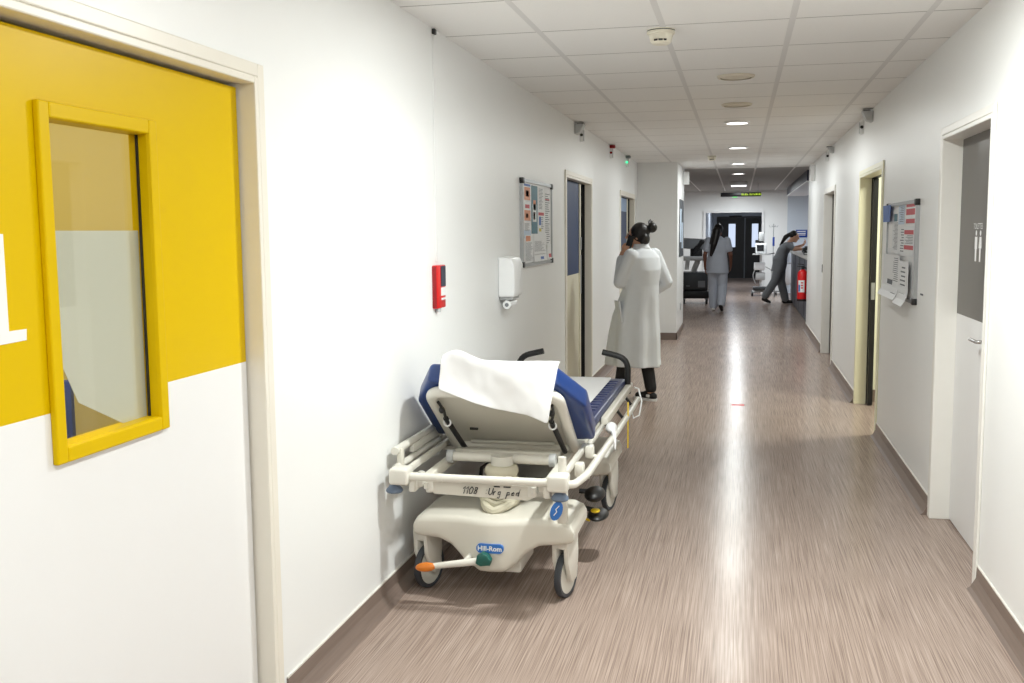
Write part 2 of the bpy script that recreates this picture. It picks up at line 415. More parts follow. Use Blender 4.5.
struct(MB().box((XR+.16, 9.60, 0), (2.6, 9.62, .11)).build('baseboard_lit_room', M['base'], smooth=False))

def door_frame(name, side, y0, y1, z, m, lip=.012, w=.05, depth=.14, label=None, inner=None):
    x = XL if side == 'l' else XR; s = 1 if side == 'l' else -1
    a, b = x+s*lip, x-s*depth
    mb = MB()
    mb.box((a, y0-.04, 0), (x, y0, z+.04)); mb.box((a, y1, 0), (x, y1+.04, z+.04)); mb.box((a, y0, z), (x, y1, z+.04))
    mb.box((a, y0, 0), (b, y0+.022, z)); mb.box((a, y1-.022, 0), (b, y1, z)); mb.box((a, y0+.022, z-.022), (b, y1-.022, z))
    o = struct(mb.build(name, m, smooth=False, bevel=.004), label)
    if inner:      # dark rebate behind the reveal, its colour standing in for unlit depth
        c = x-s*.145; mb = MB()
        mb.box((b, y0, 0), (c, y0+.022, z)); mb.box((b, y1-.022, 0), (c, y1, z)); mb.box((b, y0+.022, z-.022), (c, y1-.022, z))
        mb.build('gap_liner', inner, o, smooth=False)
    return o

# --- yellow and white door on the left (nearest)
d = door_frame('door_1', 'l', D0[0], D0[1], D0[2], M['frame'], depth=.14, label='near left door, yellow above and white below with a glazed panel')
LX = -1.50
e = MB()      # stop bead behind the leaf edge
e.box((LX-.055, D0[1]-.045, 0), (LX-.09, D0[1]-.022, D0[2]-.022)); e.box((LX-.055, D0[0]+.022, D0[2]-.05), (LX-.09, D0[1]-.022, D0[2]-.022))
e.build('door_stop', M['black'], d, smooth=False)
y0, y1, ztop, zs = D0[0]+.03, 2.862, D0[2]-.034, 1.178
WY0, WY1, WZ0, WZ1 = 1.975, 2.36, 1.095, 1.832
# leaf body with a window hole
leaf = MB()
for (a, b, zz0, zz1) in ((y0, WY0, 1.178, ztop), (WY1, y1, 1.178, ztop), (WY0, WY1, WZ1, ztop)): leaf.box((LX-.045, a, zz0), (LX, b, zz1))
lf = leaf.build('door_leaf', M['yellow'], d, smooth=False, label='yellow upper part of the door leaf')
leaf = MB()
for (a, b, zz0, zz1) in ((y0, WY0, .008, 1.178), (WY1, y1, .008, 1.178), (WY0, WY1, .008, WZ0)): leaf.box((LX-.045, a, zz0), (LX, b, zz1))
leaf.build('door_leaf', M['white'], d, smooth=False, label='white lower part of the door leaf')
MB().box((LX-.04, y1, .008), (LX-.004, y1+.006, ztop)).build('edge_seal', M['black'], d, smooth=False)
wf = MB()
def ring4(mb, y0, y1, z0, z1, w, xa, xb):
    mb.box((xa, y0-w, z0-w), (xb, y0, z1+w)); mb.box((xa, y1, z0-w), (xb, y1+w, z1+w)); mb.box((xa, y0, z1), (xb, y1, z1+w)); mb.box((xa, y0, z0-w), (xb, y1, z0))
ring4(wf, WY0, WY1, WZ0, WZ1, .036, LX, LX+.016); ring4(wf, WY0+.002, WY1-.002, WZ0+.002, WZ1-.002, .010, LX-.0455, LX+.011)
wfo = wf.build('window_frame', M['yellow'], d, smooth=False, bevel=.004)
MB().box((LX-.026, WY0-.006, WZ0-.006), (LX-.022, WY1+.006, WZ1+.006)).build('glass_pane', M['glass'], d, smooth=False)
e = MB()      # the far side of the glazing bead, dark gasket on the right
e.box((LX-.022, WY1-.007, WZ0), (LX-.016, WY1-.0015, WZ1)); e.build('gasket', M['blackm'], d, smooth=False)
zf = 1.585
film = MB(); film.prism([(WY0, 1.42), (2.0, 1.335), (2.023, 1.28), (2.078, 1.179), (2.264, 1.09), (2.275, 1.097), (WY1-.004, WZ0), (WY1-.004, zf), (WY0, zf)], 'x', LX-.0285, LX-.0275)
film.build('frosted_film', M['frost'], d, smooth=False, label='frosted film on the lower glass with a torn lower corner')
one = MB()    # painted figure 1
one.prism([(1.68, 1.345), (1.878, 1.350), (1.880, 1.374), (1.826, 1.374), (1.826, 1.578), (1.788, 1.578), (1.715, 1.54), (1.715, 1.512), (1.77, 1.53), (1.77, 1.374), (1.68, 1.374)][::-1], 'x', LX, LX+.0012)
one.build('number', M['white_ink'], d, smooth=False, label='white painted figure 1')

# visitor chair in the ward behind the glass
ch = thing('visitor_chair', 'blue-backed chair glimpsed through the clear corner of the yellow door window', 'chair', (-2.585, 3.05, 0), .3)
MB().rbox((-.22, -.2, .43), (.22, .22, .47), .015).build('seat', M['navy'], ch)
MB().rbox((-.21, .17, .80), (.21, .21, 1.035), .015).build('backrest', M['blue_d'], ch)
for sx in (-1, 1):
    MB().tube([(sx*.19, .2, 0), (sx*.19, .2, 1.0)], .012).build('leg', M['alu'], ch); MB().tube([(sx*.19, -.17, 0), (sx*.19, -.17, .44)], .012).build('leg', M['alu'], ch)

# --- left doors further on (double leaf, blue over cream)
def left_double(name, D, ysplit, zsplit, label, light_top=False):
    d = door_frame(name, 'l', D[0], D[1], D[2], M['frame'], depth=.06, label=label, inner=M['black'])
    a, b = D[0]+.024, ysplit
    MB().box((LX-.045, a, zsplit), (LX, b, D[2]-.03)).build('door_leaf', M['blue_door'], d, smooth=False, label='dark blue upper part of the closed leaf')
    MB().box((LX-.045, a, .008), (LX, b, zsplit)).build('door_leaf', M['cream_door'], d, smooth=False, label='cream lower part of the closed leaf')
    e = MB(); e.box((LX-.05, b, .008), (LX+.012, b+.06, D[2]-.03)); e.build('meeting_strip', M['cream_door'], d, smooth=False, bevel=.004)
    e = MB(); e.box((LX+.012, b+.02, .98), (LX+.018, b+.045, 1.35)); e.box((LX+.012, b+.015, 1.4), (LX+.02, b+.05, 1.52)); e.build('lock_plate', M['alu'], d, smooth=False)
    # second leaf swung open into the room
    rot = Matrix.Rotation(math.radians(-82), 3, 'Z')
    e = MB(); e.box((LX-.045, D[1]-.03-(D[1]-b-.1), .008), (LX-.005, D[1]-.03, D[2]-.03), rot=rot, ctr=(LX-.05, D[1]-.03, 1)); e.build('open_leaf', M['dark_door'], d, smooth=False)
    return d
left_double('door_2', D1, 9.56, 1.18, 'left door ajar beside the notice board, blue above cream')
d3 = left_double('door_3', D2, 13.72, 1.18, 'far left door behind the woman in the white coat, blue leaf')
MB().box((LX, 12.6, 1.83), (LX+.002, 13.7, 2.0)).build('pale_top_band', mat('pale_blue_panel', (120, 150, 190), .3), d3, smooth=False)  # paler blue sheet across the top of the leaf

# --- right: toilet door
d = door_frame('door_4', 'r', D3[0], D3[1], D3[2], M['frame_w'], label='toilet door on the right, grey above and white below')
RX = XR+.09
MB().box((RX, D3[0]+.024, 1.125), (RX+.045, D3[1]-.024, D3[2]-.024)).build('door_leaf', M['grey_door'], d, smooth=False, label='grey upper part of the leaf')
MB().box((RX, D3[0]+.024, .008), (RX+.045, D3[1]-.024, 1.125)).build('door_leaf', M['white'], d, smooth=False, label='white lower part of the leaf')
e = MB(); text_mesh(e, 'TOILETTES', .04, (RX, 5.30, 1.58), (0, -1, 0), (0, 0, 1), (-1, 0, 0), .0008)
e.build('lettering', M['white_ink'], d, smooth=False, label='white word TOILETTES')
e = MB()
for yy, skirt_ in ((5.335, False), (5.245, True)):
    def q(pts): e.prism([(yy-p[0], 1.43+p[1]) for p in pts], 'x', RX-.001, RX)
    e.lathe([(.0001, -.001), (.013, -.001), (.013, 0), (.0001, 0)], (RX, yy, 1.548), 'x', 12)
    if skirt_: q([(-.016, .10), (.016, .10), (.028, .045), (.012, .045), (.012, -.02), (-.012, -.02), (-.012, .045), (-.028, .045)])
    else: q([(-.024, .10), (.024, .10), (.024, .04), (.016, .04), (.014, -.02), (-.014, -.02), (-.016, .04), (-.024, .04)])
e.build('pictogram', M['white_ink'], d, smooth=False, label='white man and woman symbols')
e = MB(); e.rbox((RX-.006, 4.985, .93), (RX, 5.025, 1.11), .004); e.arc([(RX, 5.005, 1.045), (RX-.05, 5.005, 1.045), (RX-.052, 5.13, 1.045)], .009, .02)
e.build('door_handle', M['chrome'], d)
e = MB(); e.rbox((RX+.045, 4.985, .93), (RX+.05, 5.025, 1.11), .002); e.build('back_plate', M['chrome'], d)

# --- right: lit room, half open
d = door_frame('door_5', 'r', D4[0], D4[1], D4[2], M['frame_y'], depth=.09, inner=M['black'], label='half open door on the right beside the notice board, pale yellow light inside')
MB().box((XR+.095, D4[1]-.10, .008), (XR+.138, D4[1]-.024, D4[2]-.03)).build('door_leaf', M['black'], d, smooth=False, label='narrow black strip at the end of the reveal')  # plain black strip, drawn in place of a full leaf
MB().box((XR+.10, D4[1]-.103, .95), (XR+.13, D4[1]-.09, 1.1)).build('lock_plate', M['alu'], d, smooth=False)
# --- right: far door
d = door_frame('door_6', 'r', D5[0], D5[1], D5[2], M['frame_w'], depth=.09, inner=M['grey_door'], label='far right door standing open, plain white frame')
MB().box((XR+.095, D5[1]-.10, .008), (XR+.138, D5[1]-.024, D5[2]-.03)).build('door_leaf', M['grey_door'], d, smooth=False)
MB().box((XR-.016, 13.34, 1.03), (XR-.011, 13.40, 1.13)).build('strike_plate', M['black'], d, smooth=False)

# --- far double doors
d = MB(); d.box((-.745, 33.98, 0), (-.70, 34.05, 2.02)); d.box((.62, 33.98, 0), (.665, 34.05, 2.02)); d.box((-.70, 33.98, 1.975), (.62, 34.05, 2.02))
d = struct(d.build('door_7', M['dark_door'], smooth=False), 'dark double doors at the far end of the corridor')
for a, b, w0, w1 in ((-.70, .135, -.365, -.145), (.175, .62, .38, .58)):
    e = MB(); zz0, zz1 = 1.02, 1.78
    e.box((a, 34, .01), (w0, 34.04, 1.97)); e.box((w1, 34, .01), (b, 34.04, 1.97)); e.box((w0, 34, .01), (w1, 34.04, zz0)); e.box((w0, 34, zz1), (w1, 34.04, 1.97))
    l = e.build('door_leaf', M['dark_door'], d, smooth=False)
    MB().box((w0, 34.015, zz0), (w1, 34.025, zz1)).build('glass_pane', M['pane_lit'], l, smooth=False, label='narrow daylit pane')
MB().box((.135, 33.985, .01), (.175, 34.03, 1.97)).build('meeting_strip', M['grey_m'], d, smooth=False)
MB().rbox((-.35, 33.9, 1.99), (.05, 33.98, 2.045), .008).build('door_closer', M['blackm'], d)

# ------------------------------------------------------------------ ceiling things
lp = 'round ceiling downlight, lit, '
desc = {9.5: 'third disc ahead, the nearest glowing one in view', 12.34: 'second of the glowing ones ahead', 15.25: 'third of the glowing ones ahead', 17.95: 'fourth glowing one, over the end of the corridor'}
def downlight(y, lit, label):
    t = thing('ceiling_light', label, 'ceiling light', (-.04, y, CEIL), 0, 'corridor downlights')
    MB().lathe([(.092, -.012), (.092, -.004), (.112, 0), (.120, -.002), (.112, -.014), (.098, -.016)], seg=28, cap=False).build('trim_ring', M['plastic'] if lit else M['tan_disc'], t)
    MB().lathe([(.0005, -.010), (.094, -.010), (.094, -.002), (.0005, -.002)], seg=28).build('diffuser', M['lamp'] if lit else M['tan_disc'], t)
for yy in LIT_Y:
    if yy > 4.5: downlight(yy, True, lp+desc[yy])
downlight(6.69, False, 'unlit beige round ceiling light, the nearer and larger of the two dark discs')
downlight(8.16, False, 'unlit beige round ceiling light, the further of the two dark discs')
t = thing('ceiling_light', 'boxy surface ceiling light glowing faintly beyond the corridor, before the hanging sign', 'ceiling light', (-.04, 21.3, CEIL))
MB().rbox((-.17, -.3, -.075), (.17, .3, 0), .02).build('housing', M['plastic'], t); MB().box((-.15, -.28, -.08), (.15, .28, -.072)).build('diffuser', M['lamp_dim'], t)
def detector(loc, r, label):
    t = thing('smoke_detector', label, 'smoke detector', loc)
    k = r/.068
    MB().lathe([(.068*k, 0), (.068*k, -.018*k), (.064*k, -.022*k), (.0005, -.022*k)], seg=28).build('base', M['detector'], t)
    MB().lathe([(.060*k, -.022*k), (.058*k, -.03*k), (.050*k, -.06*k), (.040*k, -.068*k), (.0005, -.069*k)], seg=28).build('sensor_head', M['detector'], t)
    e = MB()
    for a in range(-6, 7):
        if a in (-2, 3): continue
        an = -PI/2+a*.1; e.box((.05*k*math.cos(an)-.002, .05*k*math.sin(an)-.006, -.058*k), (.05*k*math.cos(an)+.002, .05*k*math.sin(an)-.0005, -.05*k))
    e.build('vent_slots', M['black'], t, smooth=False)
    MB().lathe([(.0685*k, -.004), (.0685*k, -.008)], seg=28, cap=False).build('seam', M['blackm'], t)
detector((-.391, 5.09, CEIL), .068, 'cream smoke detector on the ceiling, the large one nearest the camera')
detector((-.375, 13.7, CEIL), .06, 'small smoke detector on the ceiling far down the corridor')

# wall devices under the ceiling
def wedge(x, s, y, label, name='wall_sounder', size=.1):
    t = thing(name, label, 'wall alarm', (x, y, CEIL-.075))
    MB().prism([(0, .055*size/.1), (0, -.035*size/.1), (s*.05*size/.1, -.02*size/.1), (s*.085*size/.1, .055*size/.1)], 'y', -.06, .06, .006).build('housing', M['plastic_g'], t)
    MB().box((s*.02, -.045, .055*size/.1), (s*.08, .045, .062*size/.1)).build('cover', M['blackm'], t, smooth=False)
def call_lamp(x, s, y, label, dot='black', hood=None, name='room_call_lamp'):
    t = thing(name, label, 'call lamp', (x, y, CEIL-.09))
    MB().rbox((0, -.03, -.06), (s*.03, .03, .05), .006).build('housing', M['plastic'], t)
    MB().lathe([(.0005, -.034), (.014, -.034), (.014, -.029), (.0005, -.029)], (s*.016, 0, 0), 'y', 14).build('lens', M[dot], t)
    MB().rbox((s*.03, -.028, -.055), (s*.034, .028, .045), .001).build('side_panel', M['plastic_g'], t)
    if hood: MB().rbox((0, -.045, .05), (s*.06, .03, .085), .008).build('hood', M[hood], t)
wedge(XL, 1, 9.08, 'grey wedge alarm under the ceiling on the left wall, above the first left door')
call_lamp(XL, 1, 9.36, 'white call lamp with black lens on the left wall beside the grey wedge alarm', 'black')
call_lamp(XL, 1, 11.55, 'call lamp with red cap on the left wall between the two doors', 'red_d', 'red_d')
call_lamp(XL, 1, 13.2, 'call lamp glowing green on the left wall nearest the corner', 'led_green', 'grey_m')
wedge(XR, -1, 8.8, 'grey wedge alarm under the ceiling on the right wall, nearest')
call_lamp(XR, -1, 9.42, 'white call lamp with black lens on the right wall, nearest')
wedge(XR, -1, 12.3, 'smaller grey alarm on the right wall, further off', size=.08)
call_lamp(XR, -1, 12.95, 'white call lamp on the right wall, further off')
t = thing('wall_sensor', 'long upright white sensor box high on the right wall before its end', 'wall sensor', (XR, 15.2, 2.4))
MB().rbox((-.07, -.03, -.14), (0, .03, .1), .012).build('housing', M['plastic'], t); MB().rbox((-.075, -.02, -.05), (-.07, .02, .03), .002).build('lens', M['plastic_g'], t)
t = thing('wall_speaker', 'white box fixed high on the side of the wall block, left of the opening', 'speaker', (-.88, 16.2, 2.38))
MB().rbox((0, -.07, -.09), (.09, .07, .11), .012).build('housing', M['plastic'], t); MB().box((.09, -.05, -.07), (.093, .05, .06)).build('grille', M['plastic_g'], t, smooth=False)

# overhead sign
t = thing('hanging_sign', 'black direction sign with yellow-green lettering hanging from the ceiling', 'sign', (0, 22, 2.32))
MB().rbox((-.41, -.025, -.042), (.42, .025, .042), .004).build('panel', M['blackm'], t)
e = MB(); x = .02
for k in range(12):
    w = random.choice((.018, .024, .03)); e.box((x, -.0275, -.018), (x+w*.35, -.025, .022)); e.box((x, -.0275, random.choice((-.018, .012))), (x+w, -.025, random.choice((.0, .022)))); x += w+.008
    if k in (3, 11): e.build('sign_word', M['sign_txt'], t, smooth=False); e = MB(); x += .02
for sx in (-.35, .36): MB().tube([(sx, 0, .042), (sx, 0, CEIL-2.32)], .004, 6).build('hanger', M['alu'], t)
t = thing('exit_light', 'small white emergency light with green mark on the wall over the far doorway', 'exit light', (-.1, 26, 2.40))
MB().rbox((-.16, -.06, -.04), (.16, 0, .04), .012).build('housing', M['plastic'], t); MB().box((-.09, -.064, -.02), (.02, -.06, .02)).build('green_mark', M['exit_green'], t, smooth=False)

# ------------------------------------------------------------------ left wall things
t = thing('cable_trunking', 'slim white cable trunking running down the left wall to the red box', 'trunking', (XL, 4.755, 0))
MB().rbox((0, -.012, 1.43), (.005, .012, CEIL-.005), .002).build('cover', M['wall'], t); MB().rbox((0, -.016, CEIL-.03), (.016, .016, CEIL-.004), .003).build('end_cap', M['blackm'], t)
t = thing('fire_call_box', 'narrow red fire box with black and white label on the left wall', 'fire box', (XL, 4.75, 1.31))
MB().rbox((0, -.07, -.105), (.026, .07, .105), .004).build('housing', M['red'], t)
MB().rbox((.0, -.0725, -.1), (.022, -.0695, .1), .001).build('side_face', M['red_d'], t)  # thin sheet in a darker red over the near side
MB().box((.026, -.012, 0), (.0285, .066, .1)).build('front_window', M['navy'], t, smooth=False)
e = MB(); e.box((.026, -.012, -.045), (.0282, .066, -.005)); e.box((.026, -.006, -.066), (.0282, .066, -.056)); e.build('label_plate', M['white_ink'], t, smooth=False)
MB().lathe([(.0005, 0), (.012, 0), (.012, -.02), (.0005, -.02)], (.014, -.02, -.105)).build('test_port', M['plastic_g'], t)
t = thing('soap_dispenser', 'white wall dispenser with lever spout, between the red box and the notice board', 'dispenser', (XL, 6.17, 1.17))
MB().prism([(0, .005), (.095, .005), (.105, .03), (.105, .2), (.085, .245), (0, .25)], 'y', -.13, .13, .012, 3).build('housing', M['plastic'], t)
MB().rbox((.0, -.1, -.015), (.085, .1, .008), .006).build('bottom_tray', M['plastic_g'], t)
e = MB(); e.lathe([(.0005, -.1), (.026, -.1), (.028, 0), (.026, .1), (.0005, .1)], (.05, -.005, -.045), 'y', 18); e.build('lever_roll', M['plastic'], t)
MB().lathe([(.0005, .1), (.014, .1), (.014, .104), (.0005, .104)], (.05, -.005, -.045), 'y', 14).build('lever_hub', M['plastic_g'], t)
MB().lathe([(.0005, -.104), (.012, -.104), (.012, -.1), (.0005, -.1)], (.05, -.005, -.045), 'y', 14).build('lever_hub', M['grey_m'], t)
MB().box((.04, .128, .1), (.07, .133, .16)).build('side_lock', M['plastic_g'], t, smooth=False)

def notice_board(x, s, y0, y1, z0, z1, label):
    t = thing('notice_board', label, 'notice board', (x, (y0+y1)/2, (z0+z1)/2))
    h, w = (z1-z0)/2, (y1-y0)/2
    MB().box((0, -w+.01, -h+.01), (s*.012, w-.01, h-.01)).build('panel', M['white'], t, smooth=False)
    e = MB(); e.box((0, -w, -h), (s*.022, -w+.022, h)); e.box((0, w-.022, -h), (s*.022, w, h)); e.box((0, -w+.022, -h), (s*.022, w-.022, -h+.022)); e.box((0, -w+.022, h-.022), (s*.022, w-.022, h))
    e.build('frame', M['alu'], t, smooth=False)
    for sy_ in (-1, 1):
        for sz in (-1, 1):
            MB().rbox((0, sy_*(w+.004), sz*(h+.004)), (s*.028, sy_*(w-.045), sz*(h-.035)), .004).build('corner_cap', M['black'], t)
    return t
def paper(x, s, y0, y1, z0, z1, label, blocks, base='pap_w', lift=.0015, curl=0, name='notice_sheet', group='notices on the left board', cat='notice', lines=0, top_in=0):
    """sheet on a board; blocks: (u0,u1,v0,v1,material) in sheet fractions, u along +y, v up"""
    t = tag(bpy.data.objects.new(name, None), label, cat, group); COL.objects.link(t); t.location = (x, (y0+y1)/2, (z0+z1)/2)
    w, h = (y1-y0)/2, (z1-z0)/2; mats = [M[base]]; mb = MB(); nv = 8
    def P(u, v, l=0):
        k = curl*max(0, .35-v)**2*6
        return Vector((s*(lift+k+l), (-w+2*w*u)*(1-top_in*(v)), -h+2*h*v))
    def patch(u0, u1, v0, v1, l, n):
        a = [[mb.bm.verts.new(P(u, v0+(v1-v0)*i/n, l)) for u in (u0, u1)] for i in range(n+1)]
        for i in range(n): mb._f([a[i][0], a[i][1], a[i+1][1], a[i+1][0]])
    patch(0, 1, 0, 1, 0, nv)
    for b in blocks:
        m = M[b[4]]
        if m not in mats: mats.append(m)
        mb.mi = mats.index(m); patch(b[0], b[1], b[2], b[3], .0005, 4)
    if lines:
        if M['pap_g'] not in mats: mats.append(M['pap_g'])
        mb.mi = mats.index(M['pap_g']); L0, L1, V0, V1 = lines[1:]
        nl = int(lines[0]*1.5)
        for i in range(nl):
            v = V1-(V1-V0)*(i+.5)/nl; dv = (V1-V0)/nl*.16
            patch(L0, L0+(L1-L0)*random.uniform(.55, 1), v-dv, v+dv, .0009, 2)
    o = mb.build('sheet', mats, t, smooth=False); o.modifiers.new('solid', 'SOLIDIFY').thickness = .0008
    return t
BX = XL
notice_board(BX, 1, 6.69, 7.80, 1.335, 1.935, 'aluminium framed notice board on the left wall, covered with posters')
g = 'notices on the left board'
px = BX+.012
def u(f): return 6.72+f*1.05
paper(px, 1, u(.04), u(.27), 1.78, 1.905, 'orange and white poster, top left on the left board', [(.05, .95, .86, .98, 'pap_b'), (.1, .9, .1, .8, 'pap_o'), (.3, .7, .3, .62, 'ink')])
paper(px, 1, u(.04), u(.27), 1.645, 1.775, 'poster with orange lower half, second from top on the left board', [(.08, .92, .05, .6, 'pap_o'), (.3, .6, .2, .42, 'ink'), (.2, .8, .7, .9, 'pap_r')])
paper(px, 1, u(.04), u(.27), 1.53, 1.64, 'pale blue text notice below the orange posters on the left board', [(0, 1, .0, .5, 'pap_lb')], lines=(6, .1, .9, .45, .95))
paper(px, 1, u(.29), u(.5), 1.56, 1.90, 'tall teal poster with white mottled band on the left board', [(.2, .8, .25, .62, 'pap_w'), (.3, .7, .5, .7, 'pap_o'), (.3, .6, .3, .45, 'pap_r')], base='pap_t')
paper(px, 1, u(.53), u(.73), 1.72, 1.90, 'grey text sheet right of the teal poster on the left board', [], lines=(10, .12, .9, .1, .95))
paper(px, 1, u(.53), u(.73), 1.56, 1.715, 'small sheet with red heading and blue block on the left board', [(0, 1, .86, 1, 'pap_r'), (.1, .45, .4, .8, 'pap_b'), (.1, .5, .1, .25, 'pap_y')], lines=(5, .5, .95, .2, .8))
paper(px, 1, u(.76), u(.98), 1.46, 1.90, 'long white lined sheet along the right edge of the left board', [(.1, .8, .8, .82, 'pap_r')], lines=(16, .1, .9, .05, .92))
paper(px, 1, u(.06), u(.36), 1.362, 1.55, 'text sheet with brown square, lower left of the left board', [(.1, .6, .78, .98, 'pap_o')], lines=(12, .1, .9, .05, .74), lift=.004)
paper(px, 1, u(.34), u(.80), 1.36, 1.56, 'large text sheet with blue sketch, hanging low on the left board', [(.12, .4, .78, .92, 'pap_b'), (.5, .75, .06, .16, 'pap_b')], lines=(14, .06, .94, .2, .74), lift=.006, curl=.008)
paper(px, 1, u(.82), u(.98), 1.365, 1.48, 'small curling brochure with yellow top, lower right of the left board', [(0, 1, .7, 1, 'pap_y'), (0, .8, .25, .7, 'pap_t'), (.4, 1, .1, .35, 'pap_r')], lift=.006, curl=.01, name='brochure')

notice_board(XR, -1, 6.40, 7.62, 1.12, 1.745, 'aluminium framed notice board on the right wall with loose sheets')
px = XR-.012; g2 = 'notices on the right board'
def u(f): return 7.58-f*1.14      # f from the left as seen
def rp(f0, f1, z0, z1, label, blocks, **k):
    # u runs along +y here, so flip for a face seen from the corridor
    return paper(px, -1, u(f1), u(f0), z0, z1, label, [(1-b[1], 1-b[0], b[2], b[3], b[4]) for b in blocks], group=g2, **k)
rp(-.1, .18, 1.62, 1.735, 'bright blue scrap stuck over the top left corner of the right board', [], base='pap_b', lift=.024, name='blue_note', top_in=-.2)
rp(.16, .40, 1.42, 1.70, 'form with dark blue square and fine lines on the right board', [(.25, .8, .72, .9, 'pap_t')], lines=(14, .1, .85, .04, .7))
rp(.40, .62, 1.60, 1.73, 'small pale green text sheet, top middle of the right board', [(0, 1, 0, 1, 'pap_lb')], lines=(6, .15, .85, .1, .9), lift=.003)
rp(.40, .66, 1.40, 1.595, 'plain lined sheet in the middle of the right board', [], lines=(6, .1, .7, .1, .9), lift=.002)
rp(.66, .98, 1.60, 1.735, 'sheet with bold red bands, top right of the right board', [(.05, .95, .78, .92, 'pap_r'), (.05, .95, .42, .7, 'pap_r'), (.05, .95, .04, .24, 'pap_r')], lift=.003)
rp(.62, .96, 1.40, 1.59, 'sheet with two red bands, middle right of the right board', [(.05, .95, .72, .86, 'pap_r'), (.05, .95, .22, .36, 'pap_r')], lines=(4, .1, .9, .4, .7), lift=.004)
rp(-.02, .14, 1.30, 1.44, 'sheet with olive stripe peeking out at the left of the right board', [(0, .6, .1, .55, 'pap_y')], lift=.001)
rp(-.03, .62, 1.115, 1.40, 'large printed sheet hanging loose across the lower right board', [(.3, .62, .25, .95, 'pap_g')], lines=(12, .08, .42, .1, .95), lift=.024, curl=.05)
rp(.62, .94, 1.10, 1.37, 'narrow curling leaflet at the lower right of the right board', [(.0, .14, .7, .95, 'pap_y'), (.0, .12, .5, .65, 'pap_b')], lift=.026, curl=.05, name='leaflet', lines=(5, .3, .9, .2, .9))
tag(MB().rbox((XR-.003, 6.20, 1.185), (XR, 6.28, 1.195), .001).build('wall_scuff_sticker', M['pap_g']), 'tiny grey sticker on the right wall just beyond the board corner', 'sticker')

# pillar poster and socket
t = thing('wall_poster', 'tall dark poster on the side of the wall block by the opening', 'poster', (-.88, 15.72, 1.6))
MB().box((0, -.55, -.42), (.006, .55, .44)).build('sheet', M['grey_dk'], t, smooth=False)
e = MB(); e.box((.006, -.4, -.2), (.007, -.05, .3)); e.box((.006, .05, -.3), (.007, .4, .1)); e.build('print', M['pap_lb'], t, smooth=False)
t = thing('wall_socket', 'small grey socket low on the side of the wall block', 'socket', (-.88, 15.6, .42))
MB().rbox((0, -.06, -.06), (.012, .06, .06), .004).build('plate', M['plastic_g'], t); MB().box((.012, -.035, -.035), (.014, .035, .035)).build('outlet', M['blackm'], t, smooth=False)
tag(MB().rbox((-.05, 9.19, 0), (.06, 9.26, .0015), .0006).build('floor_marker', M['red']), 'small red tape mark on the corridor floor', 'floor marker')

# ------------------------------------------------------------------ the stretcher
BX0, BY0 = -1.03, 4.9
bed = thing('hospital_stretcher', 'cream hospital stretcher with blue mattress and raised backrest parked along the left wall', 'stretcher', (BX0, BY0, 0))
Q = lambda x, y, z: (x, y-BY0, z)
def hull(name, ys, mirror=False):
    """moulded plastic cover over two casters: shaped in x by top and bottom curves, rounded in y"""
    top = [(-.33, .325), (-.322, .348), (-.29, .362), (-.2, .366), (-.10, .368), (0, .37), (.10, .37), (.2, .372), (.32, .370), (.362, .352), (.372, .325)]
    bot = [(-.33, .285), (-.322, .27), (-.29, .265), (-.215, .26), (-.16, .235), (-.105, .18), (-.03, .138), (.08, .138), (.125, .172), (.17, .22), (.22, .25), (.29, .258), (.355, .266), (.372, .285)]
    def itp(c, x):
        for (a, b), (d_, e_) in zip(c, c[1:]):
            if a <= x <= d_: t = (x-a)/(d_-a+1e-9); return b+(e_-b)*t
        return c[-1][1] if x > c[-1][0] else c[0][1]
    n = 56; xs = [-.33+.702*i/n for i in range(n+1)]
    R = []
    for x in xs:
        zt, zb = itp(top, x), itp(bot, x); h = zt-zb
        bulge = .045*math.exp(-((x-.02)/.12)**2)
        y0_, y1_ = ys[0]-bulge, ys[1]; r = min(.03, h*.3)
        prof = []
        for a in range(5): an = PI+PI/2*a/4; prof.append((y0_+r+r*math.cos(an), zb+r+r*math.sin(an)))
        for a in range(5): an = -PI/2+PI/2*a/4; prof.append((y1_-r+r*math.cos(an), zb+r+r*math.sin(an)))
        for a in range(5): an = PI/2*a/4; prof.append((y1_-r+r*math.cos(an), zt-r+r*math.sin(an)))
        for a in range(5): an = PI/2+PI/2*a/4; prof.append((y0_+r+r*math.cos(an), zt-r+r*math.sin(an)))
        m_ = ys[0]+ys[1]
        R.append([Q(x, (m_-p[0]) if mirror else p[0], p[1]) for p in prof])
    mb = MB(); mb.rings(R); return mb
hm = hull('base_cover', (4.045, 4.42))
cov = hm.build('base_cover', M['steel_b'], bed)
hull('x', (5.28, 5.82), True).build('base_cover', M['steel_b'], bed)
MB().rbox(Q(-.13, 4.5, .2), Q(.13, 5.45, .36), .02).build('base_beam', M['steel_b'], bed)
MB().rbox(Q(-.06, 4.12, .105), Q(.13, 4.4, .17), .012).build('wheel_linkage_box', M['steel_w'], bed)
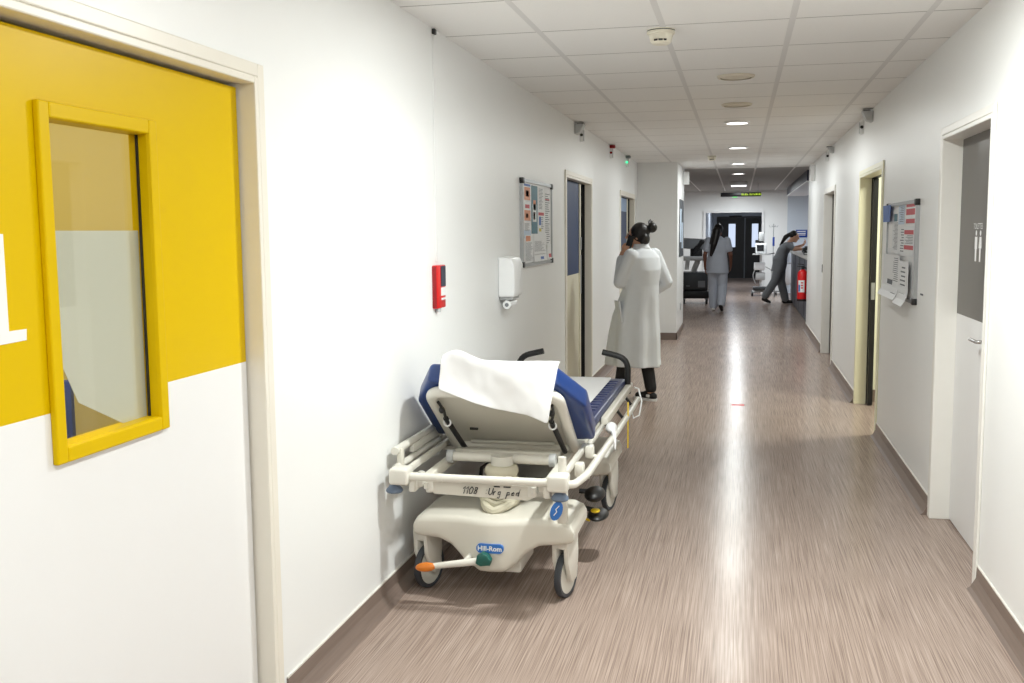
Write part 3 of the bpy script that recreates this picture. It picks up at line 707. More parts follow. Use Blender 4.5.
# printed marks on the front cover
pill = MB()
def pillpts(cx, cz, w, h, n=8):
    pts = []
    for k in range(n+1): a = -PI/2+PI*k/n; pts.append((cx+w/2-h/2+h/2*math.cos(a), cz+h/2*math.sin(a)))
    for k in range(n+1): a = PI/2+PI*k/n; pts.append((cx-w/2+h/2+h/2*math.cos(a), cz+h/2*math.sin(a)))
    return pts
BF = 3.995
pill.prism(pillpts(.022, .248, .118, .04), 'y', BF-BY0, BF+.035-BY0)
pill.mi = 1; text_mesh(pill, 'Hill-Rom', .029, Q(.022, BF-.001, .248), (1, 0, 0), (0, 0, 1), (0, -1, 0), .0004, bold=.0008)
pill.build('maker_badge', [M['blue'], M['white_ink']], cov, smooth=False, label='blue pill badge with white lettering')
def strokes(mb, seqs, org, sc, y, r=.0016, sl=.25):
    for s_ in seqs: mb.tube([Q(org[0]+(p[0]+sl*p[1])*sc, y, org[1]+p[1]*sc) for p in s_], r, 5)
G = {'1': [[(0, .7), (.25, 1), (.2, 0)]], '0': [[(.25, 1), (.0, .6), (.1, 0), (.4, .1), (.5, .7), (.25, 1)]],
     '8': [[(.4, .9), (.1, .9), (.1, .6), (.4, .4), (.35, .05), (.05, .05), (.1, .4), (.4, .65), (.4, .9)]],
     ':': [[(.1, .7), (.12, .66)], [(.1, .2), (.12, .16)]],
     'U': [[(0, 1), (0, .2), (.25, 0), (.5, .2), (.55, 1)]], 'r': [[(.05, .5), (.05, 0)], [(.05, .35), (.3, .55)]],
     'g': [[(.4, .5), (.1, .5), (.05, .15), (.35, .1), (.42, .5), (.35, -.4), (.05, -.35)]],
     'p': [[(.05, .5), (0, -.45)], [(.05, .45), (.35, .5), (.4, .15), (.05, .1)]],
     'e': [[(.05, .3), (.4, .35), (.3, .55), (.05, .35), (.1, .05), (.4, .1)]],
     'd': [[(.4, .5), (.1, .45), (.05, .1), (.35, .05), (.45, 1), (.42, 0)]],
     'A': [[(0, 0), (.25, 1), (.5, 0)], [(.1, .4), (.4, .4)]], 'V': [[(0, 1), (.25, 0), (.5, 1)]], 'P': [[(0, 0), (0, 1), (.4, .9), (.4, .6), (0, .5)]]}
def write(mb, s, x, z, sc, y, r=.0016, adv=.62):
    for c in s:
        if c != ' ': strokes(mb, G[c], (x, z), sc, y, r)
        x += sc*(adv if c not in '1:' else adv*.7)
e = MB(); write(e, 'AVP', -.01, .292, .028, 4.012, .0011); e.build('faint_marking', M['ink_g'], cov, label='faint worn letters')
e = MB(); strokes(e, [[(0, 0), (.3, .3), (.5, .1), (.8, .4), (1, .2), (1.4, .5)]], (-.0, .335), .03, 4.03, .0016); e.build('pen_scribble', M['ink'], cov)
# casters
def caster(x, y, yaw, front):
    c = bpy.data.objects.new('caster', None); COL.objects.link(c); c.parent = bed; c.location = Q(x, y, 0); c.rotation_euler = (0, 0, yaw)
    e = MB(); poly = [(-.058, .275), (.062, .275), (.066, .18), (.05, .085), (.012, .07), (-.012, .085), (-.05, .17)]
    e.prism(poly, 'x', .016, .038, .006); e.prism(poly, 'x', -.038, -.016, .006); e.rbox((-.036, -.056, .225), (.036, .06, .285), .012)
    if not front: e.loft([(0, 0, .28, .05, .07), (0, 0, .3, .05, .07), (0, 0, .34, .045, .06)], 20)
    e.build('fork', M['steel_w'], c)
    w = MB(); w.lathe([(.082, -.0125), (.097, -.014), (.1, -.007), (.1, .007), (.097, .014), (.082, .0125)], (0, .012, .1), 'x', 36, cap=False); w.rings; w.build('tyre', M['tyre'], c)
    w = MB(); w.lathe([(.0005, -.015), (.02, -.015), (.026, -.010), (.083, -.0115), (.083, .0115), (.026, .010), (.02, .015), (.0005, .015)], (0, .012, .1), 'x', 36); w.build('wheel_disc', M['disc'], c)
caster(-.305, 4.16, -.30, True); caster(.315, 4.155, -.24, True); caster(-.30, 5.55, -.2, False); caster(.325, 5.56, -.22, False)
# brake pedal
p = bpy.data.objects.new('brake_pedal', None); COL.objects.link(p); p.parent = bed
MB().tube([Q(-.235, 3.965, .165), Q(-.18, 3.965, .174), Q(-.05, 3.975, .193), Q(.0, 3.99, .2)], [.012, .014, .016, .018], 10).build('lever', M['steel_w'], p)
MB().tube([Q(-.08, 3.975, .192), Q(-.06, 4.08, .22)], .012, 8).build('pivot', M['steel_w'], p)
MB().ell(Q(-.25, 3.96, .163), (.046, .022, .02), Euler((0, -.12, 0)).to_matrix()).build('pedal_pad', M['orange'], p, label='orange pedal pad')
e = MB(); e.prism([(-.032, .192), (-.012, .18), (.03, .186), (.036, .21), (.02, .232), (-.004, .24), (-.026, .224)], 'y', 3.955-BY0, 3.995-BY0, .008); e.build('pedal_pad', M['green'], p, label='green pedal pad')
# bellows columns
def bellows(x, y, z0, z1, r, n, lean=0):
    mb = MB(); prof = []
    for k in range(n):
        z = z0+(z1-z0)*k/n; d_ = (z1-z0)/n
        prof += [(r*.86, z), (r*.98, z+d_*.25), (r, z+d_*.5), (r*.98, z+d_*.75), (r*.86, z+d_*.99)]
    prof = [(.001, z0)]+prof+[(.001, z1)]
    mb.lathe(prof, Q(x, y, 0), 'z', 28); return mb.build('lift_bellows', M['bellows'], bed)
bellows(.012, 4.27, .36, .545, .076, 4); bellows(.05, 5.5, .37, .56, .085, 6)
e = MB()     # gathered folds of the front bellows resting on the cover
for zz, rx, ry in ((.415, .082, .09), (.392, .082, .13), (.378, .07, .18)):
    e.tube([Q(.012+rx*math.sin(k*PI/12), 4.27-ry*math.cos(k*PI/12)*.9, zz+.02*abs(math.sin(k*PI/12))) for k in range(-6, 7)], .018, 8)
e.build('bellows_folds', M['bellows'], bed)
MB().lathe([(.001, .54), (.05, .54), (.05, .585), (.001, .585)], Q(.012, 4.28, 0), 'z', 24).build('lift_column', M['steel_w'], bed)
# litter frame
e = MB()
for sx in (-1, 1):
    e.rbox(Q(sx*.245, 3.98, .505), Q(sx*.285, 6.2, .545), .008)
e.rbox(Q(-.245, 5.2, .505), Q(.245, 5.25, .545), .008); e.rbox(Q(-.245, 6.15, .505), Q(.245, 6.2, .545), .008); e.rbox(Q(-.245, 4.42, .545), Q(.245, 4.48, .575), .008)
e.rbox(Q(-.1, 5.42, .52), Q(.15, 5.6, .56), .01)
e.build('litter_frame', M['steel_b'], bed)
e = MB(); e.tube([Q(-.225, 4.315, .565), Q(.225, 4.315, .562)], .021, 14); e.build('cross_tube', M['steel_w'], bed)
for sx in (-1, 1): MB().lathe([(.001, -.014), (.03, -.014), (.03, .014), (.001, .014)], Q(sx*.235, 4.315, .564), 'x', 18).build('tube_collar', M['plastic_g'], bed)
e = MB(); e.tube([Q(-.3, 3.9, .568), Q(.3, 3.9, .568)], .017, 14)
for xx in (-.16, .13): e.tube([Q(xx-.012, 3.9, .568), Q(xx+.012, 3.9, .568)], .0185, 14)
e.build('end_rail', M['steel_w'], bed)
for sx in (-1, 1):
    e = MB(); e.rbox(Q(sx*.292, 3.865, .535), Q(sx*.375, 3.95, .605), .012, 3); e.rbox(Q(sx*.27, 3.90, .50), Q(sx*.30, 4.05, .56), .008)
    e.rbox(Q(sx*.245, 3.93, .515), Q(sx*.35, 4.02, .56), .01)
    e.build('corner_block', M['steel_w'], bed)
    MB().lathe([(.001, 0), (.032, 0), (.036, .006), (.034, .014), (.022, .028), (.012, .036), (.001, .036)], Q(sx*.36-(.02 if sx > 0 else 0), 3.9, .499), 'z', 22).build('corner_bumper', M['bumper'], bed)
    e = MB(); e.rbox(Q(sx*.20, 3.925, .495), Q(sx*.235, 3.96, .55), .008); e.tube([Q(sx*.228, 3.918, .54), Q(sx*.228, 3.918, .515)], .01, 8); e.build('rail_clamp', M['steel_w'], bed)
MB().tube([Q(.34, 3.955, .59), Q(.34, 3.955, .664)], .0175, 14).build('pole_socket', M['steel_w'], bed)
e = MB(); e.prism([(-.225, .545), (-.198, .492), (.20, .482), (.237, .5), (.237, .541)], 'y', 3.93-BY0, 3.936-BY0); pl = e.build('name_plate', M['steel_b'], bed, smooth=False)
e = MB(); write(e, '1108', -.075, .500, .030, 3.927, .0021, .66); e.build('handwritten_number', M['ink'], pl, label='handwritten black marker number')
e = MB(); write(e, ':Urg ped', .022, .499, .029, 3.927, .0021, .66); e.build('handwritten_words', M['ink'], pl, label='handwritten black marker words')
e = MB()
for a, b in ((.06, .085), (.1, .13)): e.box(Q(a, 3.928, .532), Q(b, 3.931, .537))
e.build('slot', M['black'], pl, smooth=False)
# hanging blue tag
e = MB()
for k in range(1): e.tube([Q(.325, 3.90, .52), Q(.33, 3.89, .49)], .004, 6)
R3 = Euler((0, .35, 0)).to_matrix()
e.ell(Q(.328, 3.885, .458), (.024, .003, .042), R3, 20, 10); tg = e.build('hanging_tag', M['blue'], bed, label='blue oval tag')
e = MB(); e.tube([Q(.318, 3.8815, .44), Q(.33, 3.8812, .455), Q(.326, 3.881, .465), Q(.34, 3.8815, .48)], .0022, 5); e.build('tag_mark', M['white_ink'], tg)
MB().rbox(Q(.31, 4.0, .37), Q(.352, 4.03, .52), .006).build('rail_post', M['steel_b'], bed)
# side rails
e = MB(); e.arc([Q(.345, 3.915, .560), Q(.392, 3.93, .558), Q(.405, 4.18, .535), Q(.41, 5.3, .515), Q(.41, 6.38, .505)], .017, .1, 12); rr = e.build('side_rail', M['steel_w'], bed, label='right outer side rail')
e = MB(); e.rbox(Q(.325, 3.97, .555), Q(.345, 4.62, .585), .006); e.rbox(Q(.335, 4.55, .55), Q(.355, 5.25, .575), .006); e.build('frame_bar', M['steel_w'], bed)
for yy, zz in ((4.25, .525), (4.55, .54)):
    e = MB(); e.rbox(Q(.345, yy-.03, zz-.01), Q(.385, yy+.03, zz+.05), .01); e.tube([Q(.36, yy, zz), Q(.41, yy, zz-.01)], .012, 8); e.build('rail_bracket', M['steel_w'], bed)
for yy in (5.15, 5.6, 6.05):
    e = MB(); e.tube([Q(.365, yy, .57), Q(.405, yy+.03, .51)], .009, 8); e.build('rail_link', M['blackm'], bed)
e = MB(); e.rbox(Q(.335, 5.15, .565), Q(.375, 6.4, .61), .01); e.build('deck_edge', M['steel_b'], bed)
e = MB(); e.rbox(Q(-.375, 5.15, .565), Q(-.335, 6.4, .61), .01); e.build('deck_edge', M['steel_b'], bed)
e = MB(); e.tube([Q(-.385, 3.98, .653), Q(-.385, 6.0, .645)], .017, 12); e.tube([Q(-.375, 3.96, .585), Q(-.375, 6.0, .58)], .015, 12)
e.rbox(Q(-.395, 4.2, .60), Q(-.372, 5.9, .64), .006)
e.build('side_rail', M['steel_w'], bed, label='left side rail of two bars along the wall')
for yy in (4.02, 4.6, 5.3, 5.9):
    e = MB(); e.rbox(Q(-.385, yy-.02, .53), Q(-.36, yy+.02, .66), .006); e.rbox(Q(-.375, yy-.02, .53), Q(-.28, yy+.02, .55), .006); e.build('rail_bracket', M['steel_b'], bed)
e = MB(); e.rbox(Q(-.345, 3.97, .555), Q(-.325, 5.2, .585), .006); e.build('frame_bar', M['steel_w'], bed)
# seat deck and thin mattress
MB().rbox(Q(-.33, 4.62, .545), Q(.33, 6.38, .585), .01).build('seat_deck', M['steel_b'], bed)
sm = MB().rbox(Q(-.335, 4.68, .585), Q(.335, 6.38, .635), .018, 3).build('seat_mattress', M['mattress_d'], bed)
e = MB()
for k in range(13):
    yy = 5.2+k*.085; e.rbox(Q(.215, yy, .633), Q(.30, yy+.045, .640), .003)
e.build('quilting', M['mattress_d'], sm)
# backrest: s runs up the panel, t along its normal
TH = math.radians(36); UY, UZ = -math.cos(TH), math.sin(TH); NY, NZ = math.sin(TH), math.cos(TH)
PY, PZ = 4.618, .563
def B(x, s_, t_): return Q(x, PY+UY*s_+NY*t_, PZ+UZ*s_+NZ*t_)
def bprism(poly, t0, t1, bev=0):
    mb = MB(); t = bmesh.new(); n = len(poly)
    a = [t.verts.new(B(p[0], p[1], t0)) for p in poly]; b = [t.verts.new(B(p[0], p[1], t1)) for p in poly]
    t.faces.new(a[::-1]); t.faces.new(b)
    for i in range(n): t.faces.new([a[i], a[(i+1) % n], b[(i+1) % n], b[i]])
    bmesh.ops.recalc_face_normals(t, faces=t.faces[:])
    if bev: bmesh.ops.bevel(t, geom=t.edges[:], offset=bev, segments=3, affect='EDGES', profile=.5)
    mb.merge(t); return mb
def rr2(hw, s0, s1, r, n=6):
    pts = [(hw, s0)]
    for k in range(n+1): a = PI/2*k/n; pts.append((hw-r+r*math.cos(a), s1-r+r*math.sin(a)))
    for k in range(n+1): a = PI/2+PI/2*k/n; pts.append((-hw+r+r*math.cos(a), s1-r+r*math.sin(a)))
    return pts+[(-hw, s0)]
bk = bprism(rr2(.285, 0, .565, .07), -.012, .012, .004).build('backrest_panel', M['steel_b'], bed)
pts = [B(-.285, .0, -.012), B(-.285, .565, -.012), B(.285, .565, -.012), B(.285, 0, -.012)]
e = MB(); e.arc(pts, .026, .075, 12, 6); e.build('backrest_rim', M['steel_w'], bk)
e = MB(); e.tube([B(-.27, .03, -.02), B(.27, .03, -.02)], .018, 12); e.tube([B(-.2, .07, -.02), B(.2, .07, -.02)], .008, 8); e.build('backrest_hinge_bar', M['steel_b'], bk)
e = MB()
for xx, ss in ((-.16, .2), (.12, .06)): e.rbox((Vector(B(xx, ss, -.014))-Vector((.02, .004, .008))), (Vector(B(xx, ss, -.014))+Vector((.02, .004, .008))), .003)
e.build('panel_slot', M['black'], bk)
mh = bprism([(.385, .05), (.385, .40), (.28, .615), (-.28, .615), (-.385, .40), (-.385, .05)], .014, .105, .018).build('backrest_mattress', M['mattress'], bed)
for sx in (-1, 1):
    a = Vector(B(sx*.255, .50, -.03)); b_ = Vector(B(sx*.24, .40, -.06)); c2 = Vector(Q(sx*.215, 4.5, .56)) if sx < 0 else Vector(Q(.255, 4.52, .56))
    s0 = bpy.data.objects.new('support_strut', None); COL.objects.link(s0); s0.parent = bed
    MB().tube([b_, c2], .0125, 10).build('strut_tube', M['black'], s0)
    e = MB(); e.tube([a, (a+b_)/2+Vector((.008, 0, 0)), b_], .007, 8); e.ell((a+b_)/2, (.014, .012, .016)); e.build('strut_clip', M['blackm'], s0)
    e = MB(); cc = b_.lerp(c2, .12)
    e.tube([cc+Vector((.016*math.cos(k*PI/6), -.016, .016*math.sin(k*PI/6))) for k in range(13)], .004, 6); e.build('strut_ring', M['white'], s0)
# push handles at the foot
for sx in (-1, 1):
    e = MB(); e.arc([Q(sx*.352, 6.31, .55), Q(sx*.352, 6.31, .775), Q(sx*.19, 6.31, .812)], .019, .075, 12, 6); e.build('push_handle', M['black'], bed)
# small things of the bed
MB().rbox(Q(-.18, 4.75, .44), Q(.14, 5.2, .452), .005).build('oxygen_shelf', M['blackm'], bed)
e = MB(); e.tube([Q(.37, 4.66, .34), Q(.30, 4.66, .34)], .012, 8); e.ell(Q(.38, 4.62, .34), (.05, .09, .032)); e.build('foot_pedal', M['black'], bed)
e = MB(); e.ell(Q(.39, 4.66, .23), (.05, .1, .022)); e.tube([Q(.37, 4.66, .25), Q(.2, 4.7, .27)], .012, 8); e.build('foot_pedal', M['black'], bed)
e = MB(); e.ell(Q(.385, 4.6, .265), (.022, .03, .01)); e.tube([Q(.30, 4.6, .235), Q(.36, 4.6, .215)], .006, 6); e.build('pedal_mark', M['yel_strap'], bed)
e = MB(); e.rbox(Q(.418, 5.675, .335), Q(.424, 5.70, .60), .002); e.build('yellow_strap', M['yel_strap'], bed)
e = MB(); e.ell(Q(.395, 5.12, .56), (.03, .06, .03)); e.tube([Q(.41, 5.08, .56), Q(.425, 5.02, .52), Q(.43, 5.0, .47)], [.014, .01, .006], 8); e.build('tape_bow', M['paper'], bed, remesh=.006, sm_it=2)
e = MB(); e.tube([Q(.40, 6.25, .60), Q(.43, 6.2, .60), Q(.455, 6.15, .53), Q(.45, 6.05, .46), Q(.42, 6.0, .45), Q(.40, 6.05, .5)], .005, 6); e.build('cord_loop', M['white'], bed)
e = MB(); e.tube([Q(-.1, 4.3, .41), Q(-.14, 4.5, .47), Q(-.13, 4.8, .46)], .009, 8); e.build('cable', M['black'], bed)

# paper sheet over the mattress
def sheet():
    mb = MB(); nx, prof = 22, []
    top = lambda s_, t_: (PY+UY*s_+NY*t_, PZ+UZ*s_+NZ*t_)
    rnd = random.Random(3)
    rows = [('seat', f) for f in [6.36, 6.2, 6.0, 5.8, 5.6, 5.4, 5.2, 5.0, 4.88, 4.8]]+[('back', s_) for s_ in (.12, .2, .3, .4, .48, .55, .595)]+[('over', k/9) for k in range(10)]
    V = []
    for i, (k, q) in enumerate(rows):
        row = []
        for j in range(nx+1):
            f = j/nx
            if k == 'seat': x = -.31+(.25+.31)*f; y, z = q, .638+.006
            elif k == 'back':
                x = -.24+(.27+.24)*f; y, z = top(q, .112); z += .008
                if q > .48: w = (q-.48)/.115; z += .045*w*max(0, 1-abs(f-.12)/.25)+.008*math.sin(f*9)*w
            else:
                xl, xr = -.215, .30
                L = .115+.145*f+.012*math.sin(f*5)
                x = xl+(xr-xl)*f+(-.012+(-.05*(f > .9)*0))*q-.06*q*max(0, f-.75)*2
                yt, zt = top(.615, .105); zt += .018+.05*max(0, 1-abs(f-.12)/.22)*(1-q)
                d = q*(L+.05)
                if d < .04: y, z = yt-.012-d*.9, zt-.002
                else: y, z = yt-.052-.03*(d-.04)/.2, zt-(d-.04)*1.0
                y -= .006*math.sin(f*11+q*3)+.008*math.sin(f*5-q*4)
            fr = .004*(rnd.random()-.5) if k != 'over' else .007*(rnd.random()-.5)
            row.append(mb.bm.verts.new(Q(x, y+fr, z+abs(fr)*.6)))
        V.append(row)
    for a, b in zip(V, V[1:]):
        for j in range(nx): mb._f([a[j], a[j+1], b[j+1], b[j]])
    return mb
ps = sheet().build('paper_sheet', M['paper'], solid=.0015)
ps.location = (BX0, BY0, 0)
mo = ps.modifiers.new('sub', 'SUBSURF'); mo.levels = mo.render_levels = 1
tag(ps, 'crumpled white paper sheet draped over the raised stretcher backrest', 'sheet')

# ------------------------------------------------------------------ people
def hand(mb, wrist, d, nrm, side, curl=.5, sc=1.0):
    """d: towards the fingers, nrm: out of the back of the hand, side: +1/-1 where the thumb leaves"""
    w = Vector(wrist); d = Vector(d).normalized(); nrm = Vector(nrm); nrm = (nrm-d*nrm.dot(d)).normalized(); l = d.cross(nrm)*side
    mb.cap(w, w+d*.035*sc, .021*sc, .025*sc)
    for k in range(4):
        o = (k-1.5)*.019*sc
        mb.cap(w+d*.02*sc+l*o*.5, w+d*.082*sc-l*o, .013*sc, .0115*sc, 8)
        L = (.070, .080, .074, .058)[k]*sc
        a = w+d*.085*sc-l*o; b = a+(d*math.cos(curl*.7)-nrm*math.sin(curl*.7))*L*.5; c = b+(d*math.cos(curl*1.9)-nrm*math.sin(curl*1.9))*L*.5
        mb.cap(a, b, .0098*sc, .0088*sc, 8); mb.cap(b, c, .0088*sc, .0072*sc, 8)
    a = w+d*.025*sc+l*.02*sc; b = a+(d*.7+l*.75-nrm*.2).normalized()*.042*sc; c = b+(d*.95+l*.15-nrm*.35).normalized()*.034*sc
    mb.cap(a, b, .0125*sc, .011*sc, 8); mb.cap(b, c, .0105*sc, .0085*sc, 8)
def head(mb, c, rot, sc=1.0):
    """c: middle of the skull; local +y is the face"""
    c = Vector(c); P = lambda x, y, z: c+rot @ Vector((x*sc, y*sc, z*sc))
    mb.ell(c, (.074*sc, .092*sc, .098*sc), rot); mb.ell(P(0, .028, -.055), (.056*sc, .062*sc, .066*sc), rot); mb.ell(P(0, .06, -.095), (.028*sc, .026*sc, .022*sc), rot)
    mb.cap(P(0, .092, .005), P(0, .108, -.026), .009*sc, .0135*sc, 8)                 # nose
    mb.ell(P(0, .085, -.056), (.024*sc, .01*sc, .006*sc), rot); mb.ell(P(0, .084, -.068), (.02*sc, .01*sc, .006*sc), rot)   # lips
    for s_ in (-1, 1):
        mb.ell(P(s_*.03, .076, .01), (.014*sc, .012*sc, .009*sc), rot)               # brow and lid
        mb.ell(P(s_*.073, -.004, -.012), (.009*sc, .018*sc, .03*sc), rot)            # ear
    return P
def eyes(P, sc, rot, parent):
    e = MB()
    for s_ in (-1, 1): e.ell(P(s_*.03, .084, .004), (.0085*sc, .006*sc, .005*sc), rot, 10, 6)
    e.build('eyes', M['ink'], parent)

def limbs(mb, pts, rs):
    for (a, b), (r, s_) in zip(zip(pts, pts[1:]), zip(rs, rs[1:])): mb.cap(a, b, r, s_)

# --- woman in the white coat
wm = thing('person', 'woman in long white coat holding a phone to her ear, hair in a bun', 'person', (-.865, 9.28, 0), math.radians(55))
HR = Euler((.05, 0, math.radians(30))).to_matrix()
b = MB()
P = head(b, (0, .055, 1.535), HR)
b.cap((0, .02, 1.36), (0, .04, 1.47), .056, .05)
b.loft([(0, .01, .86, .15, .11), (0, .0, .95, .155, .11), (0, 0, 1.08, .12, .09), (0, 0, 1.25, .15, .105), (0, 0, 1.36, .15, .09), (0, .01, 1.41, .07, .06)], 24)
LS, LE, LW = (-.165, 0, 1.35), (-.205, .09, 1.115), (-.12, .15, 1.345)
RS, RE, RW = (.165, 0, 1.35), (.25, -.07, 1.10), (.20, .11, .97)
limbs(b, [LS, LE, LW], [.048, .04, .027]); limbs(b, [RS, RE, RW], [.048, .04, .027])
hand(b, LW, (.1, -.45, 1), (-.9, -.1, 0), 1, .7); hand(b, RW, (-.2, .6, -.8), (.9, .2, 0), -1, .5)
LH, LK, LA = (-.085, .01, .88), (-.085, .12, .48), (-.085, .20, .09)
RH, RK, RA = (.085, .01, .88), (.09, .05, .48), (.09, -.03, .09)
limbs(b, [LH, LK, LA], [.085, .055, .038]); limbs(b, [RH, RK, RA], [.085, .055, .038])
for a in (LA, RA): b.cap((a[0], a[1]-.02, .04), (a[0], a[1]+.14, .03), .03, .025)
b.build('body', M['skin'], wm, remesh=.0055, sm_it=2)
eyes(P, 1, HR, wm)
h = MB(); h.ell((0, .034, 1.555), (.083, .09, .098), HR); h.ell((0, -.02, 1.50), (.062, .05, .06), HR)
h.ell(P(0, -.125, .075), (.05, .046, .048), HR); h.cap(P(0, -.08, .05), P(0, -.11, .07), .03, .03)
for k in range(5): h.cap(P(.01*k-.02, -.10, .11), P(.018*k-.03, -.085-.01*k, .15-.006*abs(k-2)), .009, .004, 8)
hair = h.build('hair', M['hair'], wm, remesh=.006, sm_it=2)
g_ = MB()
for s_ in (-1, 1):
    g_.tube([P(s_*.033+.022*math.cos(k*PI/6), .102, .004+.017*math.sin(k*PI/6)) for k in range(13)], .0015, 5); g_.tube([P(s_*.055, .1, .008), P(s_*.082, .0, .008)], .0015, 5)
g_.build('glasses', M['alu'], wm)
pt = MB()
limbs(pt, [(-.085, .01, .85), LK, (LA[0], LA[1], .12)], [.085, .068, .055]); limbs(pt, [(.085, .01, .85), RK, (RA[0], RA[1], .12)], [.085, .068, .055])
pt.build('trousers', M['trouser'], wm, remesh=.008, sm_it=2)
for a in (LA, RA):
    e = MB(); e.cap((a[0], a[1]-.025, .042), (a[0], a[1]+.05, .055), .04, .036); e.cap((a[0], a[1]+.05, .045), (a[0], a[1]+.155, .034), .038, .03)
    s0 = e.build('shoe', M['trouser'], wm, remesh=.006)
    MB().loft([(a[0], a[1]+.065, .0, .044, .135), (a[0], a[1]+.065, .022, .046, .138)], 24).build('sole', M['white'], s0)
    MB().rbox((a[0]-.043, a[1]-.02, .03), (a[0]+.043, a[1]+.03, .062), .012).build('side_panel', M['white'], s0)
ct = MB()
ct.loft([(0, .115, .33, .205, .285, .085), (0, .115, .42, .203, .275, .08), (0, .10, .60, .20, .26, .065), (0, .08, .80, .195, .22, .05), (0, .045, .95, .18, .185, .035), (0, .015, 1.08, .175, .15), (0, -.005, 1.22, .185, .14), (0, -.005, 1.33, .185, .115), (0, .0, 1.39, .13, .085), (0, .02, 1.43, .072, .066)], 48, nf=8)
limbs(ct, [LS, LE, Vector(LE).lerp(Vector(LW), .86)], [.068, .064, .046]); limbs(ct, [RS, RE, Vector(RE).lerp(Vector(RW), .86)], [.068, .064, .048])
coat = ct.build('lab_coat', M['coat'], wm, remesh=.008, sm_it=3)
e = MB(); e.loft([(0, .012, 1.40, .082, .078), (0, .02, 1.455, .066, .066)], 24, cap=False); e.build('collar', M['coat'], coat, solid=.006)
RP = Euler((0, 0, math.radians(146))).to_matrix(); pc = Vector((-.178, .135, .84))
t0 = MB(); t0.rbox((-.008, -.085, -.1), (.008, .085, .1), .005)
for v in t0.bm.verts: v.co = pc+RP @ (Euler((0, .12, 0)).to_matrix() @ v.co)
t0.build('pocket', M['coat'], coat)
ph = MB(); ph.rbox((-.008, -.03, -.06), (.0, .03, .06), .003, rot=Euler((.35, -.12, .25)).to_matrix())
ph = ph.build('mobile_phone', M['blackm']); ph.parent = None
ph.location = wm.matrix_basis @ Vector((-.094, .07, 1.475)); ph.rotation_euler = (0, 0, math.radians(55))
tag(ph, 'dark phone held to the ear of the woman in the white coat', 'phone')

# --- nurse walking away
n1 = thing('person', 'woman in pale grey tunic and trousers with long dark hair walking away', 'person', (-.42, 20.1, 0), math.radians(-8))
b = MB(); HR = Euler((0, 0, -.25)).to_matrix(); P = head(b, (.01, .03, 1.58), HR)
b.cap((0, 0, 1.4), (0, .015, 1.5), .055, .05)
b.loft([(0, .01, .88, .16, .12), (0, 0, .98, .165, .12), (0, 0, 1.1, .13, .1), (0, 0, 1.28, .16, .11), (0, 0, 1.39, .16, .09), (0, 0, 1.44, .07, .06)], 24)
LS, LE, LW = (-.18, 0, 1.38), (-.24, -.03, 1.1), (-.25, .06, .86); RS, RE, RW = (.18, 0, 1.38), (.25, .0, 1.1), (.24, .12, .9)
limbs(b, [LS, LE, LW], [.05, .042, .028]); limbs(b, [RS, RE, RW], [.05, .042, .028])
hand(b, LW, (.05, .1, -1), (-1, 0, 0), 1, .4); hand(b, RW, (-.05, .2, -1), (1, 0, 0), -1, .4)
LH, LK, LA = (-.09, .01, .9), (-.09, .08, .5), (-.085, .08, .09); RH, RK, RA = (.09, .01, .9), (.1, .02, .5), (.11, -.2, .14)
limbs(b, [LH, LK, LA], [.09, .058, .04]); limbs(b, [RH, RK, RA], [.09, .058, .04])
b.cap((LA[0], LA[1]-.02, .04), (LA[0], LA[1]+.14, .03), .03, .025); b.cap((RA[0], RA[1]-.02, .1), (RA[0], RA[1]+.1, .04), .03, .025)
b.build('body', M['skin_d'], n1, remesh=.008, sm_it=2); eyes(P, 1, HR, n1)
h = MB(); h.ell((.01, .0, 1.60), (.09, .10, .105), HR); h.cap((-.01, -.07, 1.56), (-.055, -.11, 1.30), .082, .07); h.cap((-.055, -.11, 1.30), (-.10, -.135, 1.10), .068, .03); h.cap((-.05, -.03, 1.56), (-.11, -.07, 1.33), .06, .04)
h.build('hair', M['hair'], n1, remesh=.008, sm_it=3)
t_ = MB(); t_.loft([(0, .01, .74, .215, .165, .02), (0, .01, .85, .21, .16), (0, 0, .98, .2, .15), (0, 0, 1.12, .18, .13), (0, 0, 1.28, .195, .135), (0, 0, 1.38, .19, .11), (0, 0, 1.43, .1, .08), (0, .01, 1.46, .07, .066)], 32)
limbs(t_, [LS, Vector(LS).lerp(Vector(LE), .62)], [.07, .068]); limbs(t_, [RS, Vector(RS).lerp(Vector(RE), .62)], [.07, .068])
t_.build('tunic', M['scrubs'], n1, remesh=.01, sm_it=3)
t_ = MB(); limbs(t_, [(-.09, .01, .86), LK, (LA[0], LA[1], .1)], [.115, .095, .082]); limbs(t_, [(.09, .01, .86), RK, (RA[0], RA[1]+.01, .16)], [.115, .095, .082])
t_.build('trousers', M['scrubs'], n1, remesh=.01, sm_it=3)
e = MB(); e.cap((LA[0], LA[1]-.03, .045), (LA[0], LA[1]+.15, .035), .044, .034); e.build('shoe', M['white'], n1, remesh=.008)
e = MB(); e.cap((RA[0], RA[1]-.03, .12), (RA[0], RA[1]+.11, .038), .044, .036); e.build('shoe', M['black'], n1, remesh=.008, label='dark shoe with lifted heel')

